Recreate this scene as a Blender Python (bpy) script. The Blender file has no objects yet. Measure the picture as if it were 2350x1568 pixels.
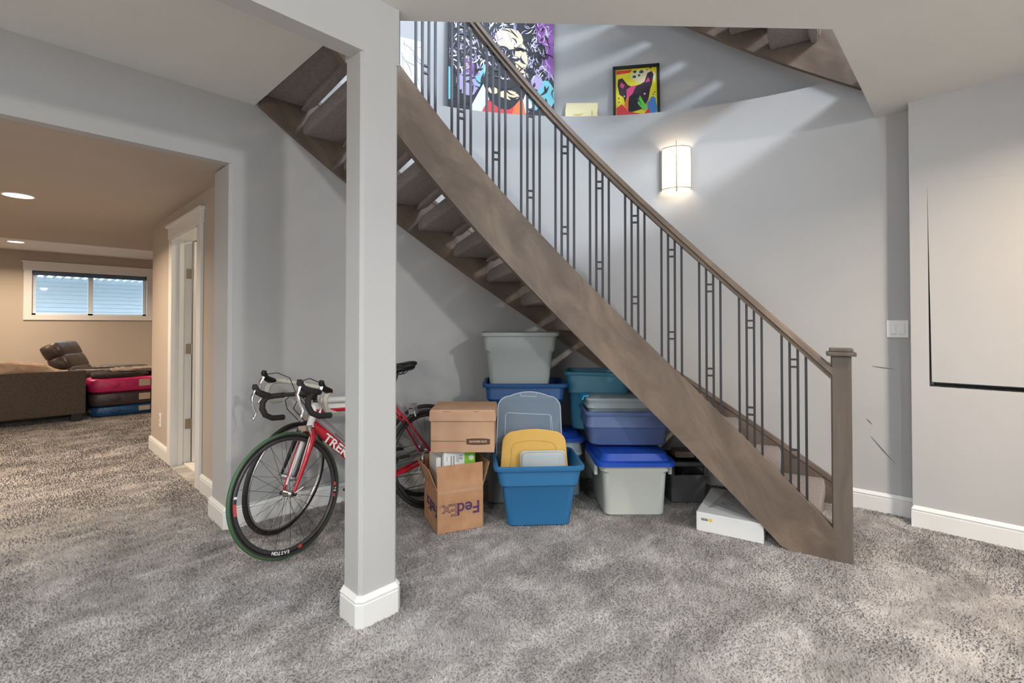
import bpy, bmesh, math, random
from mathutils import Vector, Matrix
random.seed(7)
SC = bpy.context.scene
COL = SC.collection
pi = math.pi
cos, sin = math.cos, math.sin

# ------------------------------------------------------------------ camera
cam_d = bpy.data.cameras.new('camera'); cam = bpy.data.objects.new('camera', cam_d); COL.objects.link(cam)
cam.location = (0, 0, 1.27)
cam.rotation_euler = (math.radians(90.8), 0, math.radians(43.7 - 90))
cam_d.sensor_width = 36; cam_d.lens = 36 * 1115 / 2350
cam_d.shift_y = -54.6 / 2350
cam_d.clip_start = 0.05
SC.camera = cam

# ------------------------------------------------------------------ world, exposure
wd = bpy.data.worlds.new('world'); SC.world = wd; wd.use_nodes = True
wn = wd.node_tree; wn.nodes.clear()
wo = wn.nodes.new('ShaderNodeOutputWorld'); wb = wn.nodes.new('ShaderNodeBackground')
wb.inputs[0].default_value = (0.72, 0.86, 1.0, 1); wb.inputs[1].default_value = 5.5
wn.links.new(wb.outputs[0], wo.inputs[0])
SC.view_settings.view_transform = 'Standard'; SC.view_settings.look = 'None'
SC.view_settings.exposure = 0.15; SC.view_settings.gamma = 1.0; SC.view_settings.use_curve_mapping = False

def area(name, loc, target, sx, sy, power, col, spread=180, shape='RECTANGLE'):
    l = bpy.data.lights.new(name, 'AREA'); l.shape = shape; l.size = sx
    if shape == 'RECTANGLE': l.size_y = sy
    l.energy = power; l.color = col; l.spread = math.radians(spread)
    o = bpy.data.objects.new(name, l); COL.objects.link(o); o.location = loc
    o.rotation_euler = (Vector(target) - Vector(loc)).to_track_quat('-Z', 'Y').to_euler()
    return o
COOL = (0.80, 0.90, 1.0); NEUT = (1.0, 0.955, 0.90); WARM = (1.0, 0.79, 0.58)
# fill lights added at the unseen walls behind the camera, tinted like daylight
area('wall_fill', (-3.06, 0.2, 1.5), (0, 0.6, 1.3), 2.4, 1.7, 78, (1.0, .96, .91))
area('wall_fill', (0.6, -3.56, 1.5), (0.8, 0, 1.3), 2.8, 1.7, 58, (.66, .84, 1.0))
# daylight from upstairs: an unseen light over the stairwell, another from a high window
area('stairwell_daylight', (2.2, 1.9, 5.5), (2.2, 1.9, 0), 1.6, 1.6, 85, (0.66, 0.79, 1.0))
area('upstairs_window_daylight', (2.1, -3.2, 5.35), (1.5, 2.7, 2.5), 0.9, 0.5, 230, (0.74, 0.86, 1.0))
area('landing_fill', (3.6, -.9, 4.0), (3.3, 1.0, 3.4), .3, .3, 16, (1, .72, .5))  # warm light added unseen upstairs to tint the upper flight

# ceiling spot behind the camera, turned to the stairs
sl = bpy.data.lights.new('ceiling_spot', 'SPOT'); sl.energy = 200; sl.spot_size = math.radians(95); sl.spot_blend = .7; sl.shadow_soft_size = .09; sl.color = (1.0, .98, .95); sl.specular_factor = .15
so = bpy.data.objects.new('ceiling_spot', sl); COL.objects.link(so); so.location = (1.0, -2.4, 2.62); so.rotation_euler = (Vector((2.2, 2.4, 1.0)) - so.location).to_track_quat('-Z', 'Y').to_euler()

# ------------------------------------------------------------------ materials
MATS = {}
def mat(name, col=(.5, .5, .5), rough=.5, metal=0., spec=None, alpha=None, trans=0., emis=None, estr=0., coat=0.):
    m = bpy.data.materials.new(name); m.use_nodes = True
    b = m.node_tree.nodes['Principled BSDF']
    b.inputs['Base Color'].default_value = (*col, 1); b.inputs['Roughness'].default_value = rough
    b.inputs['Metallic'].default_value = metal
    if spec is not None: b.inputs['Specular IOR Level'].default_value = spec
    if trans: b.inputs['Transmission Weight'].default_value = trans
    if alpha is not None: b.inputs['Alpha'].default_value = alpha
    if emis: b.inputs['Emission Color'].default_value = (*emis, 1); b.inputs['Emission Strength'].default_value = estr
    if coat: b.inputs['Coat Weight'].default_value = coat
    MATS[name] = m; return m
def srgb(r, g, b):
    f = lambda c: ((c / 255 + .055) / 1.055) ** 2.4 if c > 10 else c / 255 / 12.92
    return (f(r), f(g), f(b))
def nd(m, t): return m.node_tree.nodes.new(t)
def lk(m, a, b): m.node_tree.links.new(a, b)
def bsdf(m): return m.node_tree.nodes['Principled BSDF']
def coords(m, kind='Object', scale=(1, 1, 1)):
    tc = nd(m, 'ShaderNodeTexCoord'); mp = nd(m, 'ShaderNodeMapping'); mp.inputs['Scale'].default_value = scale
    lk(m, tc.outputs[kind], mp.inputs['Vector']); return mp.outputs['Vector']
def noise(m, v, scale, detail=3, rough=.5, dist=0.):
    n = nd(m, 'ShaderNodeTexNoise'); n.inputs['Scale'].default_value = scale; n.inputs['Detail'].default_value = detail
    n.inputs['Roughness'].default_value = rough; n.inputs['Distortion'].default_value = dist
    if v is not None: lk(m, v, n.inputs['Vector'])
    return n.outputs['Fac']
def ramp(m, f, stops):
    r = nd(m, 'ShaderNodeValToRGB'); e = r.color_ramp.elements
    e[0].position, e[0].color = stops[0][0], (*stops[0][1], 1); e[1].position, e[1].color = stops[-1][0], (*stops[-1][1], 1)
    for p, c in stops[1:-1]:
        x = e.new(p); x.color = (*c, 1)
    lk(m, f, r.inputs[0]); return r.outputs[0]
def bump(m, f, strength, dist=.01):
    b = nd(m, 'ShaderNodeBump'); b.inputs['Strength'].default_value = strength; b.inputs['Distance'].default_value = dist
    lk(m, f, b.inputs['Height']); lk(m, b.outputs[0], bsdf(m).inputs['Normal'])
def mixc(m, f, a, b, mode='MIX'):
    x = nd(m, 'ShaderNodeMix'); x.data_type = 'RGBA'; x.blend_type = mode
    if isinstance(f, float): x.inputs[0].default_value = f
    else: lk(m, f, x.inputs[0])
    for s, v in ((6, a), (7, b)):
        if isinstance(v, tuple): x.inputs[s].default_value = (*v, 1)
        else: lk(m, v, x.inputs[s])
    return x.outputs[2]
def paint(name, c, bs=.12):
    m = mat(name, c, .75, spec=.25); v = coords(m, 'Object')
    bump(m, noise(m, v, 220, 2), bs, .002)
    lk(m, ramp(m, noise(m, v, 1.3, 2), [(.3, tuple(x * .97 for x in c)), (.7, tuple(min(1, x * 1.03) for x in c))]), bsdf(m).inputs['Base Color'])
    return m
paint('wall_paint', srgb(182, 181, 180)); paint('ceiling_paint', srgb(222, 220, 215), .35); paint('hall_paint', srgb(184, 172, 160))
m = mat('white_trim', srgb(226, 225, 222), .38); v = coords(m); bump(m, noise(m, v, 40, 2), .02, .002)
# carpet: tufted pile, brushed into lighter and darker patches by its lie
m = mat('carpet', srgb(150, 140, 136), .95, spec=.05); v = coords(m, 'Object')
v2 = coords(m, 'Object', (1.0, 1.35, 1.0))
big = ramp(m, noise(m, v2, 3.2, 7, .7, .5), [(.34, srgb(128, 124, 121)), (.5, srgb(154, 149, 146)), (.66, srgb(184, 179, 175))])
fine = noise(m, v, 90, 4, .7, .3)
mp_ = nd(m, 'ShaderNodeMapping'); mp_.inputs['Rotation'].default_value = (0, 0, .75); mp_.inputs['Scale'].default_value = (.9, 6.5, 1); lk(m, nd(m, 'ShaderNodeTexCoord').outputs['Object'], mp_.inputs['Vector'])
streak = ramp(m, noise(m, mp_.outputs[0], 1.5, 4, .6, .25), [(.56, (0, 0, 0)), (.68, (.4, .4, .4))])
big = mixc(m, streak, big, srgb(192, 186, 182))
c2 = mixc(m, .6, big, ramp(m, fine, [(.3, (.44, .43, .43)), (.5, (.5, .5, .5)), (.72, (.6, .6, .59))]), 'OVERLAY')
lk(m, c2, bsdf(m).inputs['Base Color'])
ge = nd(m, 'ShaderNodeNewGeometry'); va = nd(m, 'ShaderNodeVectorMath'); va.operation = 'ADD'; lk(m, ge.outputs['Normal'], va.inputs[0]); va.inputs[1].default_value = (0, 0, .9)
vn = nd(m, 'ShaderNodeVectorMath'); vn.operation = 'NORMALIZE'; lk(m, va.outputs[0], vn.inputs[0]); lk(m, vn.outputs[0], bsdf(m).inputs['Normal'])
m = mat('stair_carpet', srgb(150, 138, 132), .95, spec=.05); v = coords(m)
lk(m, ramp(m, noise(m, v, 60, 5, .8, .5), [(.3, srgb(116, 105, 100)), (.7, srgb(168, 154, 147))]), bsdf(m).inputs['Base Color'])
bump(m, noise(m, v, 130, 4, .8), .8, .012); bsdf(m).inputs['Sheen Weight'].default_value = .25
def wood(name, a, b, c, uv=True, sc=(1.2, 7, 1)):
    m = mat(name, b, .5, spec=.35); v = coords(m, 'UV' if uv else 'Object', sc)
    g = ramp(m, noise(m, v, 1.6, 5, .6, .8), [(.3, a), (.5, b), (.7, c)])
    g2 = ramp(m, noise(m, coords(m, 'UV' if uv else 'Object', (sc[0] * 2.5, sc[1] * 14, sc[2] * 2)), 3, 4, .7), [(.3, (.46, .455, .45)), (.7, (.54, .54, .54))])
    lk(m, mixc(m, .5, g, g2, 'OVERLAY'), bsdf(m).inputs['Base Color']); return m
wood('stained_wood', srgb(92, 80, 70), srgb(109, 95, 84), srgb(130, 113, 98), True, (1.5, 2.2, 1))
wood('newel_wood', srgb(84, 74, 67), srgb(100, 90, 82), srgb(114, 102, 92), False, (5, 5, .8))
mat('iron', srgb(58, 58, 62), .45, .6); mat('black', srgb(22, 21, 22), .5); mat('rubber', srgb(38, 35, 34), .6)
mat('black_tape', srgb(44, 41, 41), .75); mat('white_tape', srgb(206, 200, 188), .7); mat('chrome', (.75, .75, .76), .18, 1)
mat('alloy', (.55, .55, .56), .35, 1); mat('red_paint', srgb(186, 22, 44), .22, coat=.6); mat('white_gloss', srgb(226, 224, 222), .25, coat=.5)
mat('silver_paint', srgb(170, 168, 170), .3, .3); mat('green_rubber', srgb(60, 92, 60), .5); mat('rim_black', srgb(52, 50, 52), .3)
m = mat('cardboard', srgb(184, 140, 106), .85, spec=.15); v = coords(m); lk(m, ramp(m, noise(m, v, 9, 5, .6), [(.3, srgb(172, 128, 94)), (.7, srgb(192, 150, 116))]), bsdf(m).inputs['Base Color'])
m = mat('kraft', srgb(190, 152, 124), .8, spec=.15); v = coords(m); lk(m, ramp(m, noise(m, v, 6, 4), [(.3, srgb(182, 144, 116)), (.7, srgb(197, 160, 131))]), bsdf(m).inputs['Base Color'])
def plastic(name, c, r=.42): 
    m = mat(name, c, r, spec=.45); v = coords(m); bump(m, noise(m, v, 260, 2), .06, .002); return m
plastic('plastic_blue', srgb(46, 110, 158)); plastic('plastic_navy', srgb(28, 72, 124)); plastic('plastic_teal', srgb(62, 130, 160)); plastic('plastic_slate', srgb(92, 110, 152))
plastic('plastic_grey', srgb(150, 156, 154)); plastic('plastic_light', srgb(196, 198, 190)); plastic('lid_blue', srgb(26, 72, 172)); plastic('lid_yellow', srgb(222, 178, 92))
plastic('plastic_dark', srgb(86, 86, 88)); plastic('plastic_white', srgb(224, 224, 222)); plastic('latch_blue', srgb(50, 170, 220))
def clear(name, c, fac, r=.12):
    m = mat(name, c, r); nt = m.node_tree; b = bsdf(m); t = nd(m, 'ShaderNodeBsdfTransparent'); t.inputs[0].default_value = (.96, .98, 1, 1)
    mx = nd(m, 'ShaderNodeMixShader'); mx.inputs[0].default_value = fac
    lk(m, t.outputs[0], mx.inputs[1]); lk(m, b.outputs[0], mx.inputs[2]); lk(m, mx.outputs[0], nt.nodes['Material Output'].inputs[0]); return m
clear('clear_plastic', srgb(205, 220, 228), .22); clear('frosted_plastic', srgb(200, 212, 216), .62, .35); clear('window_glass', (.8, .9, 1), .06, .03); clear('clear_edge', srgb(225, 236, 240), .6)
mat('purple_ink', srgb(84, 52, 92), .7); mat('olive_ink', srgb(128, 112, 72), .8); mat('brown_ink', srgb(92, 66, 50), .8); mat('cream_ink', srgb(214, 186, 150), .8)
mat('paper_white', srgb(228, 228, 226), .6); mat('paper_green', srgb(126, 196, 42), .55); mat('grey_ink', srgb(96, 96, 96), .7); mat('yellow_ink', srgb(232, 196, 40), .6); mat('pale_ink', srgb(186, 186, 186), .7); mat('red_ink', srgb(190, 70, 66), .5)
mat('brass', srgb(176, 150, 108), .3, .9); mat('nickel', srgb(178, 166, 148), .35, .9)
mat('lamp_glass', srgb(120, 112, 98), .4, emis=(1, .88, .7), estr=6.0); mat('bulb', (1, .9, .8), .4, emis=(1, .86, .68), estr=14); mat('room_bulb', (1, .95, .9), .4, emis=(1, .93, .84), estr=10)
def cloth(name, c, s=9, leather=False):
    m = mat(name, c, .38 if leather else .9, spec=.5 if leather else .1); v = coords(m)
    f = noise(m, v, s, 4, .6, .6); lk(m, ramp(m, f, [(.3, tuple(x * .75 for x in c)), (.7, tuple(min(1, x * 1.2) for x in c))]), bsdf(m).inputs['Base Color']); bump(m, f, .4, .03); return m
cloth('sofa_cloth', srgb(84, 76, 70), 40); cloth('blanket_cloth', srgb(186, 160, 138)); cloth('leather', srgb(72, 60, 54), 5, True); cloth('pink_cloth', srgb(196, 34, 100), 5, True); cloth('plum_cloth', srgb(70, 56, 60), 5, True); cloth('blue_cloth', srgb(34, 84, 136), 5, True); cloth('grey_cloth', srgb(150, 138, 126)); cloth('charcoal_cloth', srgb(70, 62, 60)); mat('tag_paper', srgb(200, 184, 166), .7)
mat('siding', srgb(206, 220, 226), .6); mat('soffit', srgb(226, 234, 238), .6); mat('shade_fabric', srgb(84, 104, 124), .7); mat('vinyl', srgb(222, 230, 236), .35); mat('tile', srgb(220, 212, 202), .35)
mat('switch_white', srgb(236, 235, 232), .35); mat('scuff', srgb(92, 86, 84), .8)
M = MATS

# ------------------------------------------------------------------ helpers
def tag(o, label=None, cat=None, group=None, kind=None):
    if label: o['label'] = label
    if cat: o['category'] = cat
    if group: o['group'] = group
    if kind: o['kind'] = kind
    return o
def obj(name, me, mt=None, parent=None):
    if mt is not None and not me.materials: me.materials.append(M[mt])
    o = bpy.data.objects.new(name, me); COL.objects.link(o)
    if parent: o.parent = parent
    return o
def empty(name, loc=(0, 0, 0), rz=0., rx=0.):
    o = bpy.data.objects.new(name, None); COL.objects.link(o); o.empty_display_size = .05
    o.matrix_world = Matrix.Translation(loc) @ Matrix.Rotation(rz, 4, 'Z') @ Matrix.Rotation(rx, 4, 'X'); return o
class MB:
    """collects geometry for one mesh"""
    def __init__(s): s.v = []; s.f = []; s.uv = {}
    def add(s, vs, fs, uvs=None):
        n = len(s.v); s.v += [tuple(x) for x in vs]; s.f += [tuple(i + n for i in f) for f in fs]
        if uvs:
            for i, u in enumerate(uvs): s.uv[n + i] = u
        return s
    def box(s, lo, hi, M4=None):
        x0, y0, z0 = lo; x1, y1, z1 = hi
        vs = [Vector(p) for p in ((x0, y0, z0), (x1, y0, z0), (x1, y1, z0), (x0, y1, z0), (x0, y0, z1), (x1, y0, z1), (x1, y1, z1), (x0, y1, z1))]
        if M4 is not None: vs = [M4 @ p for p in vs]
        return s.add(vs, [(0, 3, 2, 1), (4, 5, 6, 7), (0, 1, 5, 4), (1, 2, 6, 5), (2, 3, 7, 6), (3, 0, 4, 7)])
    def tube(s, pts, rad, n=8, cap=True, sq=None):
        pts = [Vector(p) for p in pts]; N = len(pts); rad = rad if isinstance(rad, (list, tuple)) else [rad] * N
        up = None; base = len(s.v)
        for i, p in enumerate(pts):
            t = (pts[min(i + 1, N - 1)] - pts[max(i - 1, 0)]).normalized()
            if up is None: up = Vector((0, 0, 1)) if abs(t.z) < .9 else Vector((0, 1, 0))
            a = t.cross(up).normalized(); up = a.cross(t).normalized()
            k = sq or (1, 1)
            s.v += [tuple(p + (a * cos(2 * pi * j / n) * k[0] + up * sin(2 * pi * j / n) * k[1]) * rad[i]) for j in range(n)]
        for i in range(N - 1):
            for j in range(n):
                a, b = base + i * n + j, base + i * n + (j + 1) % n; s.f.append((a, b, b + n, a + n))
        if cap: s.f.append(tuple(base + j for j in reversed(range(n)))); s.f.append(tuple(base + (N - 1) * n + j for j in range(n)))
        return s
    def torus(s, R, r, axis='y', c=(0, 0, 0), n=48, m=8, sx=1., sr=1.):
        base = len(s.v); c = Vector(c)
        for i in range(n):
            t = 2 * pi * i / n
            for j in range(m):
                q = 2 * pi * j / m; rr = R + r * cos(q) * sr; y = r * sin(q) * sx
                s.v.append(tuple(c + Vector((rr * cos(t), y, rr * sin(t)))))
        for i in range(n):
            for j in range(m):
                a = base + i * m + j; b = base + i * m + (j + 1) % m; d = base + ((i + 1) % n) * m + j; e = base + ((i + 1) % n) * m + (j + 1) % m
                s.f.append((a, d, e, b))
        return s
    def loft(s, rings, cap0=True, cap1=True, M4=None):
        n = len(rings[0]); base = len(s.v)
        for r in rings: s.v += [tuple(M4 @ Vector(p)) if M4 is not None else tuple(p) for p in r]
        for i in range(len(rings) - 1):
            for j in range(n):
                a, b = base + i * n + j, base + i * n + (j + 1) % n; s.f.append((a, b, b + n, a + n))
        if cap0: s.f.append(tuple(base + j for j in reversed(range(n))))
        if cap1: s.f.append(tuple(base + (len(rings) - 1) * n + j for j in range(n)))
        return s
    def prism(s, poly, z0, z1, M4=None):
        return s.loft([[(x, y, z0) for x, y in poly], [(x, y, z1) for x, y in poly]], M4=M4)
    def mesh(s, name, smooth=0., bev=0., seg=1):
        me = bpy.data.meshes.new(name); me.from_pydata(s.v, [], s.f); me.update()
        bm = bmesh.new(); bm.from_mesh(me)
        if s.uv:
            L = bm.loops.layers.uv.new('UVMap'); bm.verts.ensure_lookup_table()
            for f in bm.faces:
                for l in f.loops: l[L].uv = s.uv.get(l.vert.index, (0, 0))
        else: bmesh.ops.recalc_face_normals(bm, faces=bm.faces)
        if bev: bmesh.ops.bevel(bm, geom=list(bm.edges), offset=bev, segments=seg, affect='EDGES', profile=.6, clamp_overlap=True)
        if smooth:
            for f in bm.faces: f.smooth = True
            for e in bm.edges:
                if len(e.link_faces) == 2 and e.calc_face_angle(0) > math.radians(smooth): e.smooth = False
        bm.to_mesh(me); bm.free(); return me
    def build(s, name, mt, parent=None, smooth=0., bev=0., seg=1):
        return obj(name, s.mesh(name, smooth, bev, seg), mt, parent)
def rrect(hx, hy, r, z=0., n=4, cx=0., cy=0.):
    r = min(r, hx * .99, hy * .99); out = []
    for k, (sx, sy) in enumerate(((1, 1), (-1, 1), (-1, -1), (1, -1))):
        for i in range(n + 1):
            a = pi / 2 * (k + i / n); out.append((cx + sx * (hx - r) + r * cos(a), cy + sy * (hy - r) + r * sin(a), z))
    return out
def text_mesh(name, body, size, bold=.0, outline=0., extrude=.0006):
    cu = bpy.data.curves.new(name, 'FONT'); cu.body = body; cu.size = size; cu.align_x = 'CENTER'; cu.align_y = 'CENTER'; cu.extrude = extrude
    if outline: cu.fill_mode = 'NONE'; cu.bevel_depth = outline; cu.bevel_resolution = 0; cu.extrude = 0
    elif bold: cu.offset = bold * size
    o = bpy.data.objects.new(name, cu); COL.objects.link(o); dg = bpy.context.evaluated_depsgraph_get(); dg.update()
    me = bpy.data.meshes.new_from_object(o.evaluated_get(dg)); bpy.data.objects.remove(o); bpy.data.curves.remove(cu); me.materials.clear(); return me
def text(name, body, size, mt, parent, M4, bold=.0, outline=0., sx=1.):
    me = text_mesh(name, body, size, bold, outline); o = obj(name, me, mt, parent); me.transform(M4 @ Matrix.Diagonal((sx, 1, 1, 1))); return o
def frameM(o, x, y):
    """matrix whose local x, y axes lie along x, y at origin o (local z is their normal)"""
    x = Vector(x).normalized(); y = Vector(y).normalized(); z = x.cross(y); m = Matrix((x, y, z)).transposed().to_4x4(); m.translation = Vector(o); return m

# ------------------------------------------------------------------ setting
CX, CY = 1.107, .342            # centre of the curved stair and of the curved wall
RW = 3.023; ZC = 2.69; ZF = 3.02
def P(r, t, z=0.): return Vector((CX + r * cos(t), CY + r * sin(t), z))
def S(o): o['kind'] = 'structure'; return o
def sheet(name, mt, quads):
    b = MB()
    for q in quads: b.add(q, [tuple(range(len(q)))])
    return S(b.build(name, mt))
S(MB().box((-3.1, -3.6, -.1), (5.2, 11.2, 0)).build('floor', 'carpet'))
# main ceiling slab with the stairwell opening
cp = [(-3.1, -3.6), (4.3, -3.6), (4.3, .487), (2.738, .487), (1.255, 1.946), (1.11, 1.99), (1.11, 3.5), (-3.1, 3.5)]
S(MB().prism(cp, ZC, ZF).build('ceiling', 'ceiling_paint'))
# left wall with the wide opening into the hall
def bx(name, mt, lo, hi, parent=None, bev=0., seg=1): return MB().box(lo, hi).build(name, mt, parent, bev=bev, seg=seg)
wl = S(bx('wall_left', 'wall_paint', (-3.1, 3.365, 2.28), (1.107, 3.44, ZC)))
jb = MB().prism([(.967, 3.385), (.987, 3.365), (1.107, 3.365), (1.107, 3.68), (.975, 3.68), (.967, 3.672)], 0, 2.28).build('wall_jamb', 'wall_paint'); S(jb)
S(bx('wall_far_left', 'wall_paint', (-3.1, 3.365, 0), (-1.7, 3.44, 2.28)))
# curved wall, ledge and recessed upper wall
NT = 72
def curved(name, mt, r, t0, t1, z0, z1, th=.1, n=NT):
    b = MB(); rings = []
    for i in range(n + 1):
        t = t0 + (t1 - t0) * i / n
        rings.append([P(r, t, z0), P(r, t, z1), P(r + th, t, z1), P(r + th, t, z0)])
    b.loft(rings); return S(b.build(name, mt, smooth=30))
curved('wall_curved', 'wall_paint', RW, 0, pi / 2, 0, ZF, .25)
curved('wall_upper', 'wall_paint', 3.165, -.25, 2.0, ZF, 5.7, .1)
S(bx('wall_curved_end', 'wall_paint', (CX + RW, .2, 0), (CX + RW + .2, CY + .001, ZF)))
# right wall with a niche closed by a loosely fitted flush board (dark gap at its side and foot)
y0, y1, z0, z1, xf, xb = .2145, -1.9, .884, 2.135, 3.985, 4.3
wb_ = MB().prism([(xf, .302), (xf + .012, .29), (xb, .29), (xb, y0), (xf, y0)], 0, ZC).box((xf, -3.6, 0), (xb, y1, ZC)).box((xf, y1, 0), (xb, y0, z0)).box((xf, y1, z1), (xb, y0, ZC)).box((xb - .05, y1, z0), (xb, y0, z1))
wr = S(wb_.build('wall_right', 'wall_paint'))
MB().loft([[(x, y0 - .0005, z1), (x, y1, z1), (x, y1, .914), (x, y0 - .012, .914)] for x in (xf + .001, xf + .013)]).build('niche_board', 'wall_paint', wr)
# walls behind the camera, upstairs shell
S(bx('wall_behind', 'wall_paint', (-3.2, -3.7, 0), (4.4, -3.6, ZC))); S(bx('wall_side', 'wall_paint', (-3.2, -3.6, 0), (-3.1, 3.5, ZC)))
S(bx('ceiling_upper', 'ceiling_paint', (-1.6, -3.7, 5.65), (4.7, 4.0, 5.75)))
S(bx('wall_upper_back', 'wall_paint', (-1.6, -3.8, ZF), (4.7, -3.7, 5.7))); S(bx('wall_upper_side', 'wall_paint', (-1.7, -3.8, ZF), (-1.6, 4.0, 5.7)))
S(bx('wall_upper_right', 'wall_paint', (4.3, -3.7, ZF - .3), (4.4, .6, 5.7))); S(bx('wall_upper_left', 'wall_paint', (-1.6, 3.5, ZF), (1.2, 3.6, 5.7)))
def fill_frame(name, lo, hi, ax):
    b = MB(); t = .09
    for k in range(4):
        a, c = list(lo), list(hi)
        if k == 0: c[2] = lo[2] + t
        elif k == 1: a[2] = hi[2] - t
        elif k == 2: c[ax] = lo[ax] + t; a[2] += t; c[2] -= t
        else: a[ax] = hi[ax] - t; a[2] += t; c[2] -= t
        b.box(a, c)
    return S(b.build(name, 'white_trim'))
fill_frame('fill_frame_side', (-3.1, -1.1, .56), (-3.06, 1.5, 2.44), 1); fill_frame('fill_frame_behind', (-.89, -3.6, .56), (2.09, -3.56, 2.44), 0)  # frames added round the fill lights; no windows are known there
# column with beam
S(MB().prism([(1.054, 1.875), (1.209, 1.875), (1.223, 1.889), (1.223, 2.006), (1.209, 2.02), (1.054, 2.02), (1.04, 2.006), (1.04, 1.889)], 0, 2.437).build('wall_column', 'wall_paint'))
S(bx('trim_beam', 'wall_paint', (-3.1, 1.875, 2.437), (1.04, 1.966, ZC))); S(bx('wall_column_head', 'wall_paint', (1.04, 1.875, 2.437), (1.223, 2.02, ZC)))
# baseboards
def base_run(name, pts, closed=False, h=.13, t=.018):
    """profiled baseboard along a polyline; the board stands to the right of the walking direction"""
    prof = [(0, 0), (t, 0), (t, .097), (t - .004, .1), (t - .004, .104), (t, .107), (t, .112), (.006, h), (0, h)]
    n = len(pts); rings = []
    for i in range(n):
        p = Vector(pts[i]); a = Vector(pts[i - 1]) if (i > 0 or closed) else None; c = Vector(pts[(i + 1) % n]) if (i < n - 1 or closed) else None
        d1 = (p - a).normalized() if a is not None else None; d2 = (c - p).normalized() if c is not None else None
        if d1 is None: d1 = d2
        if d2 is None: d2 = d1
        n1 = Vector((d1.y, -d1.x)); n2 = Vector((d2.y, -d2.x)); nn = n1 + n2; nn = nn / max(.2, nn.dot(n1))
        rings.append([(p.x + nn.x * u, p.y + nn.y * u, w) for u, w in prof])
    if closed: rings.append(rings[0])
    return S(MB().loft(rings, not closed, not closed).build(name, 'white_trim', smooth=25))
base_run('baseboard_column', [(1.055, 1.875), (1.04, 1.89), (1.04, 2.005), (1.055, 2.02), (1.208, 2.02), (1.223, 2.005), (1.223, 1.89), (1.208, 1.875)][::-1], True)
base_run('baseboard_left', [(1.06, 3.68), (.967, 3.68), (.967, 3.39), (.992, 3.365), (1.107, 3.365)] + [tuple(P(RW, pi / 2 - i * pi / 2 / 48).xy) for i in range(1, 49)] + [(4.13, .308)])
base_run('baseboard_right', [(4.06, .29), (3.985, .29), (3.985, -3.6)])
base_run('baseboard_hall', [(1.06, 4.29), (1.06, 3.68)]); base_run('baseboard_hall_end', [(1.2, 6.15), (1.06, 6.15), (1.06, 5.36)])
# hall
HZ = 2.29
S(bx('ceiling_hall', 'hall_paint', (-3.1, 3.43, HZ), (1.2, 8.26, HZ + .3))); S(bx('ceiling_hall_end', 'hall_paint', (1.2, 6.15, HZ), (5.2, 8.26, HZ + .3)))
S(bx('ceiling_far', 'ceiling_paint', (-3.1, 8.2, 2.46), (5.2, 11.2, 2.6)))
S(MB().box((1.06, 3.6, 0), (1.18, 4.4, HZ)).box((1.06, 5.25, 0), (1.18, 6.15, HZ)).box((1.06, 4.4, 2.05), (1.18, 5.25, HZ)).build('wall_hall', 'hall_paint'))
S(bx('wall_far_hall', 'hall_paint', (1.18, 6.03, 0), (5.2, 6.15, HZ))); S(bx('wall_hall_left', 'hall_paint', (-3.2, 3.44, 0), (-3.1, 11.2, 2.6))); S(bx('wall_far_side', 'hall_paint', (5.1, 6.1, 0), (5.2, 11.2, 2.6)))
S(bx('wall_closet_back', 'wall_paint', (2.6, 3.7, 0), (2.7, 6.1, HZ))); S(bx('wall_closet_side', 'wall_paint', (1.18, 3.62, 0), (2.7, 3.7, HZ))); S(bx('ceiling_closet', 'ceiling_paint', (1.18, 3.6, HZ), (2.7, 6.1, HZ + .1)))
S(bx('floor_tile', 'tile', (1.14, 4.0, 0), (2.6, 6.03, .012)))
# far wall with its window
WY = 11.
S(MB().box((-3.1, WY, 0), (.31, WY + .16, 2.6)).box((1.81, WY, 0), (5.2, WY + .16, 2.6)).box((.31, WY, 0), (1.81, WY + .16, 1.42)).box((.31, WY, 2.145), (1.81, WY + .16, 2.6)).build('wall_far', 'hall_paint'))
w1 = S(MB().box((.215, WY - .022, 1.345), (.31, WY, 2.145)).box((1.81, WY - .022, 1.345), (1.905, WY, 2.145)).box((.31, WY - .022, 1.345), (1.81, WY, 1.425)).box((.205, WY - .024, 2.145), (1.915, WY, 2.268)).box((.19, WY - .04, 2.268), (1.93, WY, 2.292)).build('window_1', 'white_trim'))
fr = MB()
for x0, x1 in ((.31, .36), (1.0, 1.07), (1.76, 1.81)): fr.box((x0, WY + .06, 1.42), (x1, WY + .1, 2.14))
fr.box((.31, WY + .06, 1.42), (1.81, WY + .1, 1.455)).box((.31, WY + .06, 2.1), (1.81, WY + .1, 2.145)); fr.build('window_frame', 'vinyl', w1, bev=.003)
for x0, x1 in ((.36, 1.0), (1.07, 1.76)): bx('pane', 'window_glass', (x0, WY + .075, 1.455), (x1, WY + .08, 2.1), w1)
bx('roller_shade', 'shade_fabric', (.325, WY + .02, 2.075), (1.795, WY + .055, 2.138), w1, bev=.01, seg=2)
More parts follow.
